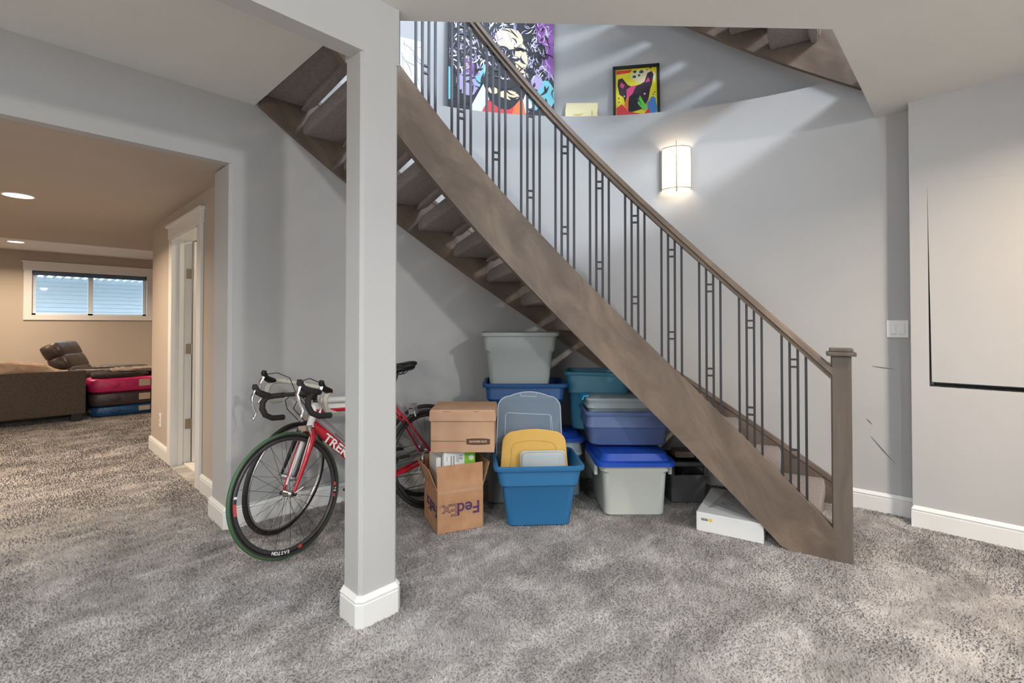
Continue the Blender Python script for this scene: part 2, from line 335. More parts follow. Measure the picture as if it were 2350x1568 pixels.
# house next door seen through the window: lap boards and an eave of open slats
hs = tag(empty('neighbour_house', (1.0, 13.6, 0)), 'pale house wall with lap boards and slatted eave outside the far window', 'house')
me = None
for i in range(22):
    z = .35 + i * .085
    if me is None:
        b = MB().box((-3.5, -.0, -.0), (4.0, .02, .1)); me = b.mesh('siding_board'); me.materials.append(M['siding'])
    o = obj('siding_board', me, None, hs); o.location = (0, 0, z); o.rotation_euler = (math.radians(-17), 0, 0)
bx('fascia', 'soffit', (-3.6, -1.2, 2.42), (4.1, -1.15, 2.55), hs); bx('roof', 'siding', (-3.6, -1.2, 2.56), (4.1, .2, 2.6), hs)
sm = MB().box((0, -1.15, 2.2), (.045, 0, 2.24)).mesh('eave_slat'); sm.materials.append(M['soffit'])
for i in range(34):
    o = obj('eave_slat', sm, None, hs); o.location = (-1.9 + i * .13, 0, 0)
S(bx('ground_outside', 'scuff', (-4, 11.2, .2), (6, 18, .3)))  # unseen ground, added to keep the undersides of the boards dark
# hall door
dr = S(MB().box((1.04, 4.30, 0), (1.06, 4.40, 2.05)).box((1.04, 5.25, 0), (1.06, 5.35, 2.05)).box((1.036, 4.285, 2.05), (1.06, 5.365, 2.155)).box((1.02, 4.26, 2.153), (1.06, 5.40, 2.178)).build('door_1', 'white_trim', bev=.002))
MB().box((1.04, 5.235, 0), (1.2, 5.25, 2.05)).box((1.04, 4.40, 0), (1.2, 4.415, 2.05)).box((1.04, 4.4, 2.035), (1.2, 5.25, 2.05)).build('door_jamb', 'white_trim', dr)
MB().box((1.1, 5.222, 0), (1.135, 5.236, 2.04)).build('door_stop', 'white_trim', dr)
ds = bx('door_slab', 'white_trim', (1.205, 5.19, .015), (2.0, 5.228, 2.03), dr, bev=.002)
for z in (.36, 1.046, 1.736):
    MB().box((1.155, 5.228, z - .045), (1.197, 5.2345, z + .045)).tube([(1.2, 5.226, z - .05), (1.2, 5.226, z + .05)], .007, 8).build('hinge', 'nickel', dr, bev=.001)
o = tag(bx('wall_outlet', 'switch_white', (1.054, 5.68, .28), (1.06, 5.755, .41), bev=.002), 'white outlet cover low on the hall wall beside the door', 'outlet')
for z in (.322, .368): bx('socket', 'pale_ink', (1.0525, 5.7, z - .015), (1.055, 5.735, z + .015), o, bev=.001)

# ------------------------------------------------------------------ lamps
def pot(loc, r, mt, power, col, label, spread=150, group=None):
    x, y, z = loc; e = tag(empty('recessed_light', (x, y, z)), label, 'ceiling light', group)
    MB().torus(r + .008, .008, n=32, m=6).build('trim_ring', 'white_trim', e, smooth=60).rotation_euler = (pi / 2, 0, 0)
    MB().loft([[(r * cos(2 * pi * i / 32), r * sin(2 * pi * i / 32), z0) for i in range(32)] for z0 in (-.004, .0)]).build('lens', mt, e)
    area('recessed_lamp', (x, y, z - .02), (x, y, 0), r * 2, 0, power, col, spread, 'DISK')
pot((.07, 5.45, HZ), .085, 'bulb', 34, WARM, 'nearer round recessed light in the low hall ceiling')
pot((.11, 9.95, 2.46), .085, 'bulb', 34, WARM, 'farther round recessed light in the ceiling before the window')
for p, lb in (((-1.3, 6.6, HZ), 'round recessed light out of view left of the hall'), ((2.6, 9.0, 2.46), 'round recessed light above the far bag stack, out of view'), ((-1.3, 9.4, 2.46), 'round recessed light above the sofa, out of view')): pot(p, .085, 'bulb', 32, WARM, lb)
LBL = ['beside the right wall', 'nearest above the viewpoint, added unseen', 'in the middle behind the viewpoint, added unseen', 'over the hall opening', 'by the side wall, added unseen']  # unseen recessed lights, most of them added to fill the room with light
for q, (p, w) in enumerate((((2.9, -.8, ZC), 46), ((-.3, .6, ZC), 20), ((.3, -1.4, ZC), 40), ((-1.5, 2.6, ZC), 34), ((-1.6, -.4, ZC), 22))):
    pot(p, .085, 'room_bulb', w, (.88, .95, 1.0) if p[0] < 2 else (1, .80, .6), 'round recessed light in the main ceiling ' + LBL[q])
area('closet_lamp', (1.9, 4.9, HZ - .03), (1.9, 4.9, 0), .3, .3, 14, (1, .86, .66))
# wall sconce
st = .488; e = tag(empty('wall_sconce', P(RW - .002, st, 2.53), st + pi), 'lit wall sconce with curved glass shade and vertical brass bar on the curved wall', 'wall lamp')
sh = MB(); rings = []
for i in range(17):
    t = -1 + 2 * i / 16; y = t * .112; x = .088 * math.sqrt(max(0, 1 - (t * .93) ** 2)) + .004
    rings.append([(x, y, -.165), (x, y, .165), (x - .004, y * .96, .165), (x - .004, y * .96, -.165)])
sh.loft(rings).build('lamp_shade', 'lamp_glass', e, smooth=40)
for z in (-.165, .165):
    MB().tube([(r_[0][0] + .001, r_[0][1], z) for r_ in rings], .003, 6).build('shade_rim', 'brass', e, smooth=40)
for s in (-1, 1): MB().box((.0, s * .112 - .002, -.165), (.04, s * .112 + .002, .165)).build('side_rim', 'brass', e)
MB().tube([(.1, 0, -.2), (.1, 0, .205)], .0055, 8).build('bar', 'brass', e, smooth=40); bx('back_plate', 'brass', (.0, -.05, -.1), (.012, .05, .1), e)
for s in (-.06, .06):
    pl = bpy.data.lights.new('sconce_lamp', 'POINT'); pl.energy = 2.0; pl.color = (1, .78, .55); pl.shadow_soft_size = .02
    po = bpy.data.objects.new('sconce_lamp', pl); COL.objects.link(po); po.location = P(RW - .045, st, 2.53 + s)
lm_ = M['lamp_glass']; v_ = coords(lm_, 'Object', (0, 5.5, 4.6)); gr = nd(lm_, 'ShaderNodeTexGradient'); gr.gradient_type = 'SPHERICAL'; lk(lm_, v_, gr.inputs[0])
mu = nd(lm_, 'ShaderNodeMath'); mu.operation = 'MULTIPLY_ADD'; mu.inputs[1].default_value = 8.; mu.inputs[2].default_value = .78; lk(lm_, gr.outputs['Fac'], mu.inputs[0]); lk(lm_, mu.outputs[0], bsdf(lm_).inputs['Emission Strength'])
# light switch
e = tag(empty('light_switch', P(RW, .013, 1.24), .013 + pi), 'white double rocker light switch plate on the curved wall end', 'light switch')
bx('switch_plate', 'switch_white', (0, -.058, -.058), (.006, .058, .058), e, bev=.002)
for s in (-.023, .023): bx('rocker', 'switch_white', (.004, s - .016, -.033), (.010, s + .016, .033), e, bev=.002)
# scuffs on the curved wall
def scuff(t0, z0, t1, z1, w=.004):
    a, b = P(RW - .002, t0, z0), P(RW - .002, t1, z1); MB().tube([a, a.lerp(b, .5), b], [w * .4, w, w * .3], 5).build('scuff_mark', 'scuff', bpy.data.objects['wall_curved'])

# carpet pile: tufts combed into patches, as one uncountable surface
import numpy as np
def vnoise(x, y, sc, seed):
    rg = np.random.RandomState(seed).rand(64, 64); x = x * sc + 20.3; y = y * sc + 20.7; i = np.floor(x).astype(int); j = np.floor(y).astype(int); u = x - i; v = y - j
    u = u * u * (3 - 2 * u); v = v * v * (3 - 2 * v); g = lambda a, b: rg[a % 64, b % 64]
    return (g(i, j) * (1 - u) + g(i + 1, j) * u) * (1 - v) + (g(i, j + 1) * (1 - u) + g(i + 1, j + 1) * u) * v
def pile(name, x0, x1, y0, y1, step, L, keep, seed):
    rs = np.random.RandomState(seed); gx, gy = np.meshgrid(np.arange(x0, x1, step), np.arange(y0, y1, step)); x = gx.ravel(); y = gy.ravel()
    x = x + rs.uniform(-.6, .6, x.size) * step; y = y + rs.uniform(-.6, .6, y.size) * step; k = keep(x, y); x, y = x[k], y[k]; n = x.size
    f = vnoise(x, y, 2.2, 1) * .5 + vnoise(x, y, 5.5, 2) * .3 + vnoise(x, y, 14, 3) * .2; g = vnoise(x, y, 3.1, 4) * .6 + vnoise(x, y, 9, 5) * .4
    a = f * 2 * np.pi * 1.3 + rs.normal(0, 1.1, n); lean = .7 + g * .5 + rs.normal(0, .18, n); lean = np.clip(lean, .2, 1.3); l = L * rs.uniform(.7, 1.2, n); w = L * rs.uniform(.3, .5, n)
    dx, dy = np.cos(a), np.sin(a); V = np.zeros((n, 5, 3)); px, py = -dy * w * .5, dx * w * .5
    h1 = l * .5; m1 = lean * .6
    for q, sgn, hh, dd in ((0, 1, -.002, 0), (1, -1, -.002, 0), (2, 1.1, 1, 1), (3, -1.1, 1, 1)):
        zz = hh if dd == 0 else h1 * np.cos(m1); oo = 0 if dd == 0 else h1 * np.sin(m1)
        V[:, q, 0] = x + px * sgn + dx * oo; V[:, q, 1] = y + py * sgn + dy * oo; V[:, q, 2] = zz
    V[:, 4, 0] = x + dx * (h1 * np.sin(m1) + l * .5 * np.sin(lean)); V[:, 4, 1] = y + dy * (h1 * np.sin(m1) + l * .5 * np.sin(lean)); V[:, 4, 2] = h1 * np.cos(m1) + l * .5 * np.cos(lean)
    b = (np.arange(n) * 5)[:, None]; F = np.concatenate([b + np.array([[0, 1, 3]]), b + np.array([[0, 3, 2]]), b + np.array([[2, 3, 4]])], 1).reshape(-1, 3)
    me = bpy.data.meshes.new(name); me.vertices.add(n * 5); me.vertices.foreach_set('co', V.ravel()); me.loops.add(F.size); me.loops.foreach_set('vertex_index', F.ravel().astype(np.int32)); me.polygons.add(len(F)); me.polygons.foreach_set('loop_start', np.arange(0, F.size, 3, dtype=np.int32)); me.update(calc_edges=True); me.validate()
    return obj(name, me, 'carpet')
o = pile('carpet_pile', -.4, 4.12, -.6, 3.36, 0.0095, .0125, lambda x, y: ((np.hypot(x - CX, y - CY) < RW - .02) | (x < CX)) & ~((x > 3.96) & (y < .3)) & (x + y > .9) & (y < 3.34), 11); tag(o, 'short grey carpet pile of the main room floor', 'carpet', kind='stuff')
o = pile('carpet_pile', -.4, 2.0, 3.335, 9.0, .0135, .0145, lambda x, y: ((x < .95) | (y > 3.7)) & ((x < 1.04) | (y > 6.17)), 12); tag(o, 'short carpet pile of the hall floor', 'carpet', kind='stuff')

# ------------------------------------------------------------------ staircase
KZ = 2.024; TOP = -.057; BOT = -.462; RISE = .189
RS0, RS1 = 2.0, 2.045           # inner stringer
def helix(r0, r1, zb, zt, t0, t1, n=64, floor=0.):
    """board bent along the helix, with uv running along and across it"""
    b = MB(); rings = []; uv = []
    for i in range(n + 1):
        t = t0 + (t1 - t0) * i / n; lo = max(floor, zb + KZ * t); hi = max(lo + .004, zt + KZ * t); s = t * 3.2; h = zt - zb
        b.v += [tuple(P(r0, t, lo)), tuple(P(r0, t, hi)), tuple(P(r1, t, hi)), tuple(P(r1, t, lo))]
        for k, u in enumerate(((s, 0), (s, h), (s, h + r1 - r0), (s, 2 * h))): b.uv[4 * i + k] = u
    for i in range(n):
        for j in range(4):
            a, c = 4 * i + j, 4 * i + (j + 1) % 4; b.f.append((a, c, c + 4, a + 4))
    b.f += [(3, 2, 1, 0), tuple(4 * n + k for k in range(4))]
    return b
stair = tag(empty('staircase', P(2.45, .1, 0)), 'curved open staircase with brown wood stringers, carpeted treads and iron railing', 'staircase')
sinv = stair.matrix_world.inverted()
def child(b, name, mt, parent, smooth=0., bev=0., seg=1):
    """part of the staircase: its vertices are given in room coordinates"""
    me = b.mesh(name, smooth, bev, seg); me.transform(sinv); return obj(name, me, mt, parent)
child(helix(RS0, RS1, BOT, TOP, .1, 1.563), 'stringer', 'stained_wood', stair, 40)['label'] = 'wide brown inner stringer'
child(helix(2.972, 3.012, BOT - .02, TOP - .03, .115, 1.563), 'wall_stringer', 'stained_wood', stair, 40)
child(helix(2.966, 2.972, TOP - .062, TOP - .03, .115, 1.563), 'stringer_moulding', 'stained_wood', stair, 40)
def tread_mesh(name, r0, r1, dt0, dt1, z0, z1, rc=.03, n=6):
    """carpeted slab around angle 0, rounded along all edges"""
    b = MB(); prof = []
    for k in range(n + 1):
        r = r0 + (r1 - r0) * k / n; e = .012 if k in (0, n) else 0.
        a0, a1 = dt0 + e / r, dt1 - e / r; zz0, zz1 = z0 + e, z1 - e; c = rc
        ring = []
        for (ta, za, q0) in ((a1 - c / r, zz1 - c, 0), (a0 + c / r, zz1 - c, 1), (a0 + c / r, zz0 + c, 2), (a1 - c / r, zz0 + c, 3)):
            for m_ in range(4):
                q = pi / 2 * (q0 + m_ / 3); ring.append((r, ta + c * cos(q) / r, za + c * sin(q)))
        prof.append([tuple(P(rr, tt, z) - Vector((CX, CY, 0))) for rr, tt, z in ring])
    b.loft(prof); return b.mesh(name, 50)
slab = tread_mesh('tread', 2.05, 2.966, 0, .117, -.096, 0, .02); slab.materials.append(M['stair_carpet'])
lip = tread_mesh('riser_lip', 2.052, 2.964, .006, .028, -.126, -.086, .011); lip.materials.append(M['stair_carpet'])
def steps(parent, n0, n1, dz, inv):
    for i in range(n0, n1):
        z = RISE * i; t = (z + .11) / KZ
        M4 = inv @ Matrix.Translation((CX, CY, z + dz)) @ Matrix.Rotation(t, 4, 'Z')
        o = obj('tread', slab, None, parent); o.matrix_basis = M4
        q = obj('riser_lip', lip, None, o)
steps(stair, 1, 16, 0, sinv)
# newel post
nt = .098; nc = P(2.05, nt - .004, 0); NM = Matrix.Translation(nc) @ Matrix.Rotation(nt + .13, 4, 'Z')
post = child(MB().box((-.045, -.045, 0), (.045, .045, 1.1), NM), 'newel_post', 'newel_wood', stair, bev=.003)
child(MB().box((-.066, -.066, 1.1), (.066, .066, 1.122), NM), 'newel_cap', 'newel_wood', post, bev=.005, seg=2)
child(MB().box((-.053, -.053, 1.122), (.053, .053, 1.142), NM), 'newel_cap', 'newel_wood', post, bev=.006, seg=2)
# handrail
rb = MB(); rings = []; HR = .815; NR = 72
hp = [(-.03, -.032), (-.026, -.008), (-.014, 0), (.014, 0), (.026, -.008), (.03, -.032), (.019, -.036), (.019, -.056), (-.019, -.056), (-.019, -.036)]
for i in range(NR + 1):
    t = .112 + (1.563 - .112) * i / NR
    rb.v += [tuple(P(2.022 + u, t, HR + KZ * t + w * 1.35)) for u, w in hp]
    for k in range(len(hp)): rb.uv[i * len(hp) + k] = (t * 3, k * .02)
for i in range(NR):
    for j in range(len(hp)):
        a, c = i * 10 + j, i * 10 + (j + 1) % 10; rb.f.append((a, c, c + 10, a + 10))
rb.f += [tuple(range(9, -1, -1)), tuple(NR * 10 + k for k in range(10))]
child(rb, 'handrail', 'stained_wood', stair, 35)
# balusters in groups of four, the two in the middle tied by small squares
bal = MB().box((-.0065, -.0065, 0), (.0065, .0065, 1)).mesh('baluster'); bal.materials.append(M['iron'])
rung = MB().box((-.006, -.0195, -.0055), (.006, .0195, .0055)).mesh('cross_bar'); rung.materials.append(M['iron'])
for g in range(13):
    tc = .2023 + g * .1087
    for k in range(4):
        t = tc + (k - 1.5) * .0195; z0 = TOP + KZ * t - .01; z1 = HR + KZ * t - .06
        if t > 1.55: continue
        o = obj('baluster', bal, None, stair); o.matrix_basis = sinv @ Matrix.Translation(P(2.022, t, z0)) @ Matrix.Rotation(t, 4, 'Z') @ Matrix.Diagonal((1, 1, z1 - z0, 1))
        if k == 1:
            for zc in (.133, .642):
                for dz in (-.021, .021):
                    c = obj('cross_bar', rung, None, o)
                    Mw = Matrix.Translation(P(2.022, tc, KZ * tc + zc + dz)) @ Matrix.Rotation(tc, 4, 'Z')
                    c.matrix_parent_inverse = (stair.matrix_world @ o.matrix_basis).inverted(); c.matrix_basis = Mw
# upper flight above the main floor, seen through the ceiling opening
up = tag(empty('upper_staircase', P(2.95, .1, ZF)), 'upper carpeted stair flight with dark stringer seen through the ceiling opening', 'staircase')
sinv2 = sinv; sinv = up.matrix_world.inverted(); UZ = 3.235
def hz(b):
    b.v = [(x, y, max(ZF - .12, z + UZ)) for x, y, z in b.v]; return b
child(hz(helix(2.972, 3.018, BOT - .02, TOP - .03, .03, 1.0, floor=-9.)), 'wall_stringer', 'stained_wood', up, 40)
steps(up, 1, 8, UZ, sinv)
sinv = sinv2
for a in ((.115, .66, .13, .665), (.07, .62, .06, .585), (.062, .5, .02, .34), (.15, 1.0, .11, .985), (.06, .985, .02, .97)): scuff(*a, w=.0022)

# ------------------------------------------------------------------ things on the ledge
def canvas(name, a, b, z0, h, lean, th, mt, label, cat):
    """upright board between floor points a and b (left to right as seen), leaning back by lean metres at its top"""
    a = Vector((*a, z0)); b = Vector((*b, z0)); w = (b - a).length; x = (b - a).normalized(); n = Vector((x.y, -x.x, 0))
    up_ = (Vector((0, 0, h)) - n * lean).normalized(); e = tag(empty(name), label, cat)
    e.matrix_world = frameM((a + b) / 2, x, up_); return e, w      # local x right, y up, z towards the viewer
def poly(name, pts, mt, parent, z, th=.0008):
    return MB().prism([(x, y) for x, y in pts], z, z + th).build(name, mt, parent)
for n_, c in (('art_black', (24, 22, 30)), ('art_white', (232, 230, 232)), ('art_lilac', (176, 160, 204)), ('art_cream', (236, 216, 176)), ('art_purple', (140, 80, 160)), ('art_aqua', (112, 196, 208)), ('art_red', (220, 58, 62)), ('art_orange', (240, 120, 56)), ('art_yellow', (236, 222, 40)), ('art_pink', (226, 72, 126)), ('art_green', (96, 214, 70)), ('art_blue', (74, 132, 204)), ('art_dark', (52, 32, 48)), ('art_teal', (40, 92, 96)), ('art_pale', (238, 224, 176)), ('art_tan', (214, 190, 120))): mat(n_, srgb(*c), .55)
def blob(cx, cy, rx, ry, n=14, rot=0., jit=.12):
    out = []
    for i in range(n):
        t = 2 * pi * i / n; k = 1 + random.uniform(-jit, jit); x, y = rx * k * cos(t), ry * k * sin(t)
        out.append((cx + x * cos(rot) - y * sin(rot), cy + x * sin(rot) + y * cos(rot)))
    return out
def stroke(cx, cy, L, w, a, bend=.25):
    out = []
    for s in (1, -1):
        for i in range(7):
            u = (i / 6 if s > 0 else 1 - i / 6) - .5; k = w * (1 - (2 * u) ** 2) * s * .5; x = u * L; y = bend * L * (u * u) * 2 + k
            out.append((cx + x * cos(a) - y * sin(a), cy + x * sin(a) + y * cos(a)))
    return out
# large painting: loose bright brush strokes over black
e, w = canvas('painting', (2.494, 3.103), (3.228, 2.587), ZF, 1.25, .03, .03, 'art_black', 'large unframed canvas with black, lilac, cream and red brush strokes', 'painting')
bx('canvas', 'art_black', (-w / 2, 0, -.03), (w / 2, 1.25, 0), e)
def layer(name, polys, mt, z):
    """flat paint on the picture; few large shapes are parts of their own, a flurry of strokes is one"""
    cl = lambda p: [(max(-w / 2, min(w / 2, x)), max(0, min(1.25, y))) for x, y in p]
    if len(polys) <= 8:
        for p in polys: MB().prism(cl(p), z, z + .0006).build(name, mt, e)
        return
    b = MB()
    for p in polys: b.prism(cl(p), z, z + .0006)
    b.build(name, mt, e)['kind'] = 'stuff'
R_ = random.uniform
layer('paint_purple', [blob(.38, .8, .1, .2), blob(.41, .5, .06, .16), blob(-.28, .36, .05, .1)], 'art_purple', .0003)
layer('paint_aqua', [blob(.38, .2, .08, .13), blob(.28, .14, .05, .07), blob(-.44, .22, .03, .14), blob(-.19, .3, .03, .14, rot=-.4)], 'art_aqua', .0005)
layer('paint_mauve', [blob(-.3, .24, .09, .1), blob(.3, .3, .05, .06)], 'art_lilac', .0006)
layer('paint_cream', [blob(.06, .66, .13, .1), blob(.16, .5, .06, .12), blob(.15, .36, .05, .06), blob(.06, .17, .09, .04), blob(-.08, .2, .04, .03)], 'art_cream', .0008)
layer('paint_lilac', [stroke(R_(-.44, .44), R_(.3, .98), R_(.05, .14), R_(.006, .016), R_(.6, 2.4), R_(-.4, .4)) for i in range(150)], 'art_lilac', .001)
layer('paint_white', [stroke(R_(-.4, .12), R_(.34, .95), R_(.03, .11), R_(.004, .013), R_(.2, 2.9), R_(-.5, .5)) for i in range(170)] + [stroke(R_(.2, .4), R_(.35, .95), R_(.03, .1), R_(.003, .01), R_(.2, 2.9), R_(-.5, .5)) for i in range(70)], 'art_white', .0013)
layer('paint_black', [stroke(R_(-.45, .44), R_(.05, 1.0), R_(.04, .13), R_(.008, .026), R_(-.4, 3.0), R_(-.6, .6)) for i in range(170)], 'art_black', .0016)
layer('paint_features', [blob(.1, .49, .05, .022), blob(-.08, .47, .05, .03), blob(.0, .27, .1, .05), blob(.0, .1, .08, .05), blob(-.02, .38, .04, .05)], 'art_black', .0018)
layer('paint_collar', [[(-.28, .02), (-.16, .25), (-.11, .12), (-.18, .0)], [(.13, .02), (.2, .2), (.26, .1), (.2, .0)]], 'art_white', .002); layer('paint_red', [[(-.18, 0), (-.12, .12), (-.02, .05), (.06, .05), (.14, .12), (.22, 0)]], 'art_red', .0022); layer('paint_orange', [[(.08, 0), (.1, .08), (.17, .17), (.2, .02)]], 'art_orange', .0024)
layer('paint_white', [blob(.11, .5, .022, .008), blob(.02, .31, .03, .008)], 'art_white', .0026)
# small framed picture: bright stylised dog of plain shapes
e, w = canvas('framed_picture', (3.578, 2.224), (3.798, 1.906), ZF, .47, .04, .02, 'art_yellow', 'black framed picture of a dark dog on bright yellow', 'picture'); h = .47
bx('backing', 'art_yellow', (-w / 2, 0, -.012), (w / 2, h, 0), e)
MB().box((-w / 2, 0, -.014), (-w / 2 + .022, h, .012)).box((w / 2 - .022, 0, -.014), (w / 2, h, .012)).box((-w / 2, 0, -.014), (w / 2, .01, .012)).box((-w / 2, h - .026, -.014), (w / 2, h, .012)).build('frame', 'black', e)
layer('paint_orange', [[(-.165, .4), (-.165, .435), (-.03, .435), (-.05, .41)]], 'art_red', .0004); layer('paint_white', [blob(.06, .37, .1, .06)], 'art_pale', .0003)
layer('paint_teal', [blob(-.01, .415, .016, .013), blob(.045, .41, .02, .014), blob(-.015, .37, .016, .013), blob(.09, .425, .006, .006), blob(.12, .44, .007, .007), blob(.025, .38, .01, .012), blob(-.145, .185, .006, .006), blob(-.145, .15, .006, .006), blob(.14, .2, .006, .006), blob(.15, .22, .006, .006)], 'art_teal', .0006)
layer('paint_blue', [blob(.13, .09, .04, .09)], 'art_blue', .0008)
layer('paint_dark', [[(-.155, .3), (-.15, .355), (-.115, .365), (-.07, .3), (-.03, .28), (.04, .3), (.07, .32), (.095, .395), (.13, .41), (.145, .38), (.13, .29), (.115, .25), (.1, .16), (.06, .08), (-.06, .05), (-.09, .12), (-.105, .19), (-.14, .22)]], 'art_dark', .001)
layer('paint_pink', [[(-.135, .29), (-.125, .33), (-.095, .3), (-.11, .27)], [(-.08, .26), (-.03, .29), (.0, .29), (-.03, .22), (-.08, .17)], [(.075, .31), (.1, .36), (.115, .32)]], 'art_pink', .0014)
layer('paint_red', [[(-.165, .01), (-.165, .1), (-.12, .13), (-.06, .06), (.06, .03), (.1, .08), (.125, .01)]], 'art_red', .0012); layer('paint_orange_fur', [[(-.1, .12), (-.08, .19), (-.06, .2), (-.07, .06)], [(.06, .1), (.09, .14), (.08, .06)]], 'art_orange', .0016)
layer('paint_muzzle', [blob(-.025, .14, .045, .075)], 'art_black', .0018); layer('paint_green', [[(.01, .13), (.03, .2), (.06, .14), (.09, .09), (.06, .06)]], 'art_green', .002); layer('paint_eye', [blob(.07, .21, .008, .008, 8), blob(-.1, .2, .006, .006, 8)], 'art_white', .0022); layer('paint_line', [[(-.005, .18), (.02, .17), (.05, .1), (.03, .13)]], 'art_teal', .0024)
e, w = canvas('yellow_board', (3.315, 2.535), (3.503, 2.327), ZF, .16, .012, .02, 'art_pale', 'low pale yellow board standing between the two pictures on the ledge', 'board')
MB().prism([(-w / 2, 0), (w / 2, 0), (w / 2 - .005, .07), (w / 2, .1), (w / 2, .158), (-w / 2 + .01, .16), (-w / 2, .1)], -.03, 0).build('board', 'art_pale', e, bev=.002); MB().prism(stroke(-.03, .05, .1, .02, .1), 0, .0008).prism(stroke(.09, .06, .08, .016, 1.5), 0, .0009).build('stain', 'art_tan', e)
e, w = canvas('white_canvas', (2.008, 3.298), (2.305, 3.18), ZF, .53, .03, .02, 'paper_white', 'white canvas with raised plant relief partly behind the post', 'picture')
bx('canvas', 'paper_white', (-w / 2, 0, -.02), (w / 2, .53, 0), e)
b = MB()
for i in range(26): b.prism(stroke(R_(-.02, .14), R_(.08, .45), R_(.08, .2), .007, R_(1.0, 2.2), R_(-.6, .6)), 0, .004)
b.build('relief', 'paper_white', e)

# ------------------------------------------------------------------ storage bins and boxes
VA = math.radians(-46.3)        # heading of things standing square to the room's diagonal
def bin_mesh(bw, bd, tw, td, h, rim=.022, sh=.68, flare=.5, rc=.045, wall=.006):
    """tapered tote: lower body, shoulder step, rolled rim, hollow inside"""
    mw, md = bw + (tw - 2 * rim - bw) * flare, bd + (td - 2 * rim - bd) * flare; iw, id_ = tw - 2 * rim, td - 2 * rim
    L = [(0, bw / 2 - .012, bd / 2 - .012), (.012, bw / 2, bd / 2), (h * sh - .008, mw / 2, md / 2), (h * sh + .012, mw / 2 + .016, md / 2 + .016), (h - .03, iw / 2, id_ / 2), (h - .028, tw / 2 - .004, td / 2 - .004), (h - .016, tw / 2, td / 2), (h - .004, tw / 2, td / 2), (h, tw / 2 - .006, td / 2 - .006), (h, iw / 2, id_ / 2), (h - .02, iw / 2 - wall, id_ / 2 - wall), (h * sh, mw / 2 - wall, md / 2 - wall), (.02, bw / 2 - wall, bd / 2 - wall)]
    b = MB(); b.loft([rrect(x, y, rc, z) for z, x, y in L]); return b
def tote(name, loc, rz, mt, label, dims, **k):
    e = tag(empty(name, loc, rz), label, 'storage bin'); bin_mesh(*dims, **k).build('tub', mt, e, smooth=38); return e
def lid_mesh(w, d, rc=.05, dome=.03, lip=.028):
    L = [(-lip, w / 2, d / 2), (-.006, w / 2, d / 2), (0, w / 2 - .006, d / 2 - .006), (.002, w / 2 - .03, d / 2 - .03), (dome, w / 2 - .05, d / 2 - .05), (dome + .002, w / 2 - .056, d / 2 - .056)]
    return MB().loft([rrect(x, y, rc, z) for z, x, y in L])
# blue bin standing in front with lids in it
e = tote('storage_bin', (2.474, 2.145, 0), VA + .06, 'plastic_blue', 'bright blue open bin on the carpet holding loose lids', (.40, .40, .575, .50, .385), sh=.66, rim=.02)
def lean_lid(name, label, mt, c, rz, tilt, w, h, th, mk, cat='lid'):
    o = tag(empty(name), label, cat); o.matrix_world = Matrix.Translation(c) @ Matrix.Rotation(rz, 4, 'Z') @ Matrix.Rotation(pi / 2 - tilt, 4, 'X'); mk(o); return o   # local x right, y up, z towards the viewer
def arch(w, h, rc, bow, n=8, y0=.1):
    out = [(w / 2 - .005, y0), ]
    for i in range(n + 1):
        a = pi / 2 * i / n; out.append((w / 2 - rc - .02 + rc * cos(a), h - rc - bow + rc * sin(a)))
    for i in range(1, n): 
        u = 1 - 2 * i / n; out.append((u * (w / 2 - rc - .02), h - bow * u * u))
    for i in range(n + 1):
        a = pi / 2 * (1 + i / n); out.append((-(w / 2 - rc - .02) + rc * cos(a), h - rc - bow + rc * sin(a)))
    return out + [(-w / 2 + .005, y0)]
def mk_clear(o):
    p = arch(.475, .63, .08, .03); MB().prism(p, 0, .004).build('lid_panel', 'clear_plastic', o)
    MB().tube([(x, y, .004) for x, y in p], .0045, 6).build('rim', 'clear_edge', o, smooth=50); q = [(-.175, .1), (-.165, .47), (-.15, .485), (.14, .472), (.155, .46), (.18, .1)]
    MB().tube([(x, y, .004) for x, y in q], .003, 6).build('ridge', 'clear_edge', o); MB().tube([(-.062, .625, .006), (-.06, .6, .008), (.05, .598, .008), (.052, .622, .006)], .0028, 6).build('handle', 'clear_edge', o)
    MB().tube([(.15, .1, .004), (.148, .465, .004)], .0024, 6).tube([(-.13, .3, .004), (-.04, .315, .004), (.1, .3, .004)], .0016, 6).build('ridge', 'clear_edge', o)
lean_lid('bin_cover', 'tall clear plastic lid standing upright in the bright blue bin', '', (2.512, 2.235, .17), VA, .09, .42, .6, .004, mk_clear)
def mk_yellow(o):
    p = arch(.47, .40, .085, .014); MB().prism(p, 0, .018).build('lid_panel', 'lid_yellow', o, bev=.005, seg=2); q = arch(.34, .325, .05, .01); MB().tube([(x, y, .019) for x, y in q], .004, 6).build('ridge', 'lid_yellow', o, smooth=50)
lean_lid('bin_cover', 'yellow plastic lid leaning in the bright blue bin', '', (2.466, 2.15, .165), VA + .03, .1, .4, .4, .02, mk_yellow)
def mk_white(o):
    MB().loft([rrect(x, y, .03, z, cy=.14) for z, x, y in ((0, .15, .14), (.012, .15, .14), (.016, .142, .132), (.03, .138, .128), (.034, .128, .118))]).build('lid_panel', 'frosted_plastic', o, smooth=40); MB().tube([(.115, .03, .036), (.115, .25, .036)], .004, 6).tube([(-.12, .05, .034), (.12, .05, .034)], .003, 6).build('ridge', 'clear_edge', o)
lean_lid('bin_cover', 'small translucent white lid in front of the yellow lid', '', (2.468, 2.075, .155), VA + .06, .09, .3, .3, .02, mk_white)
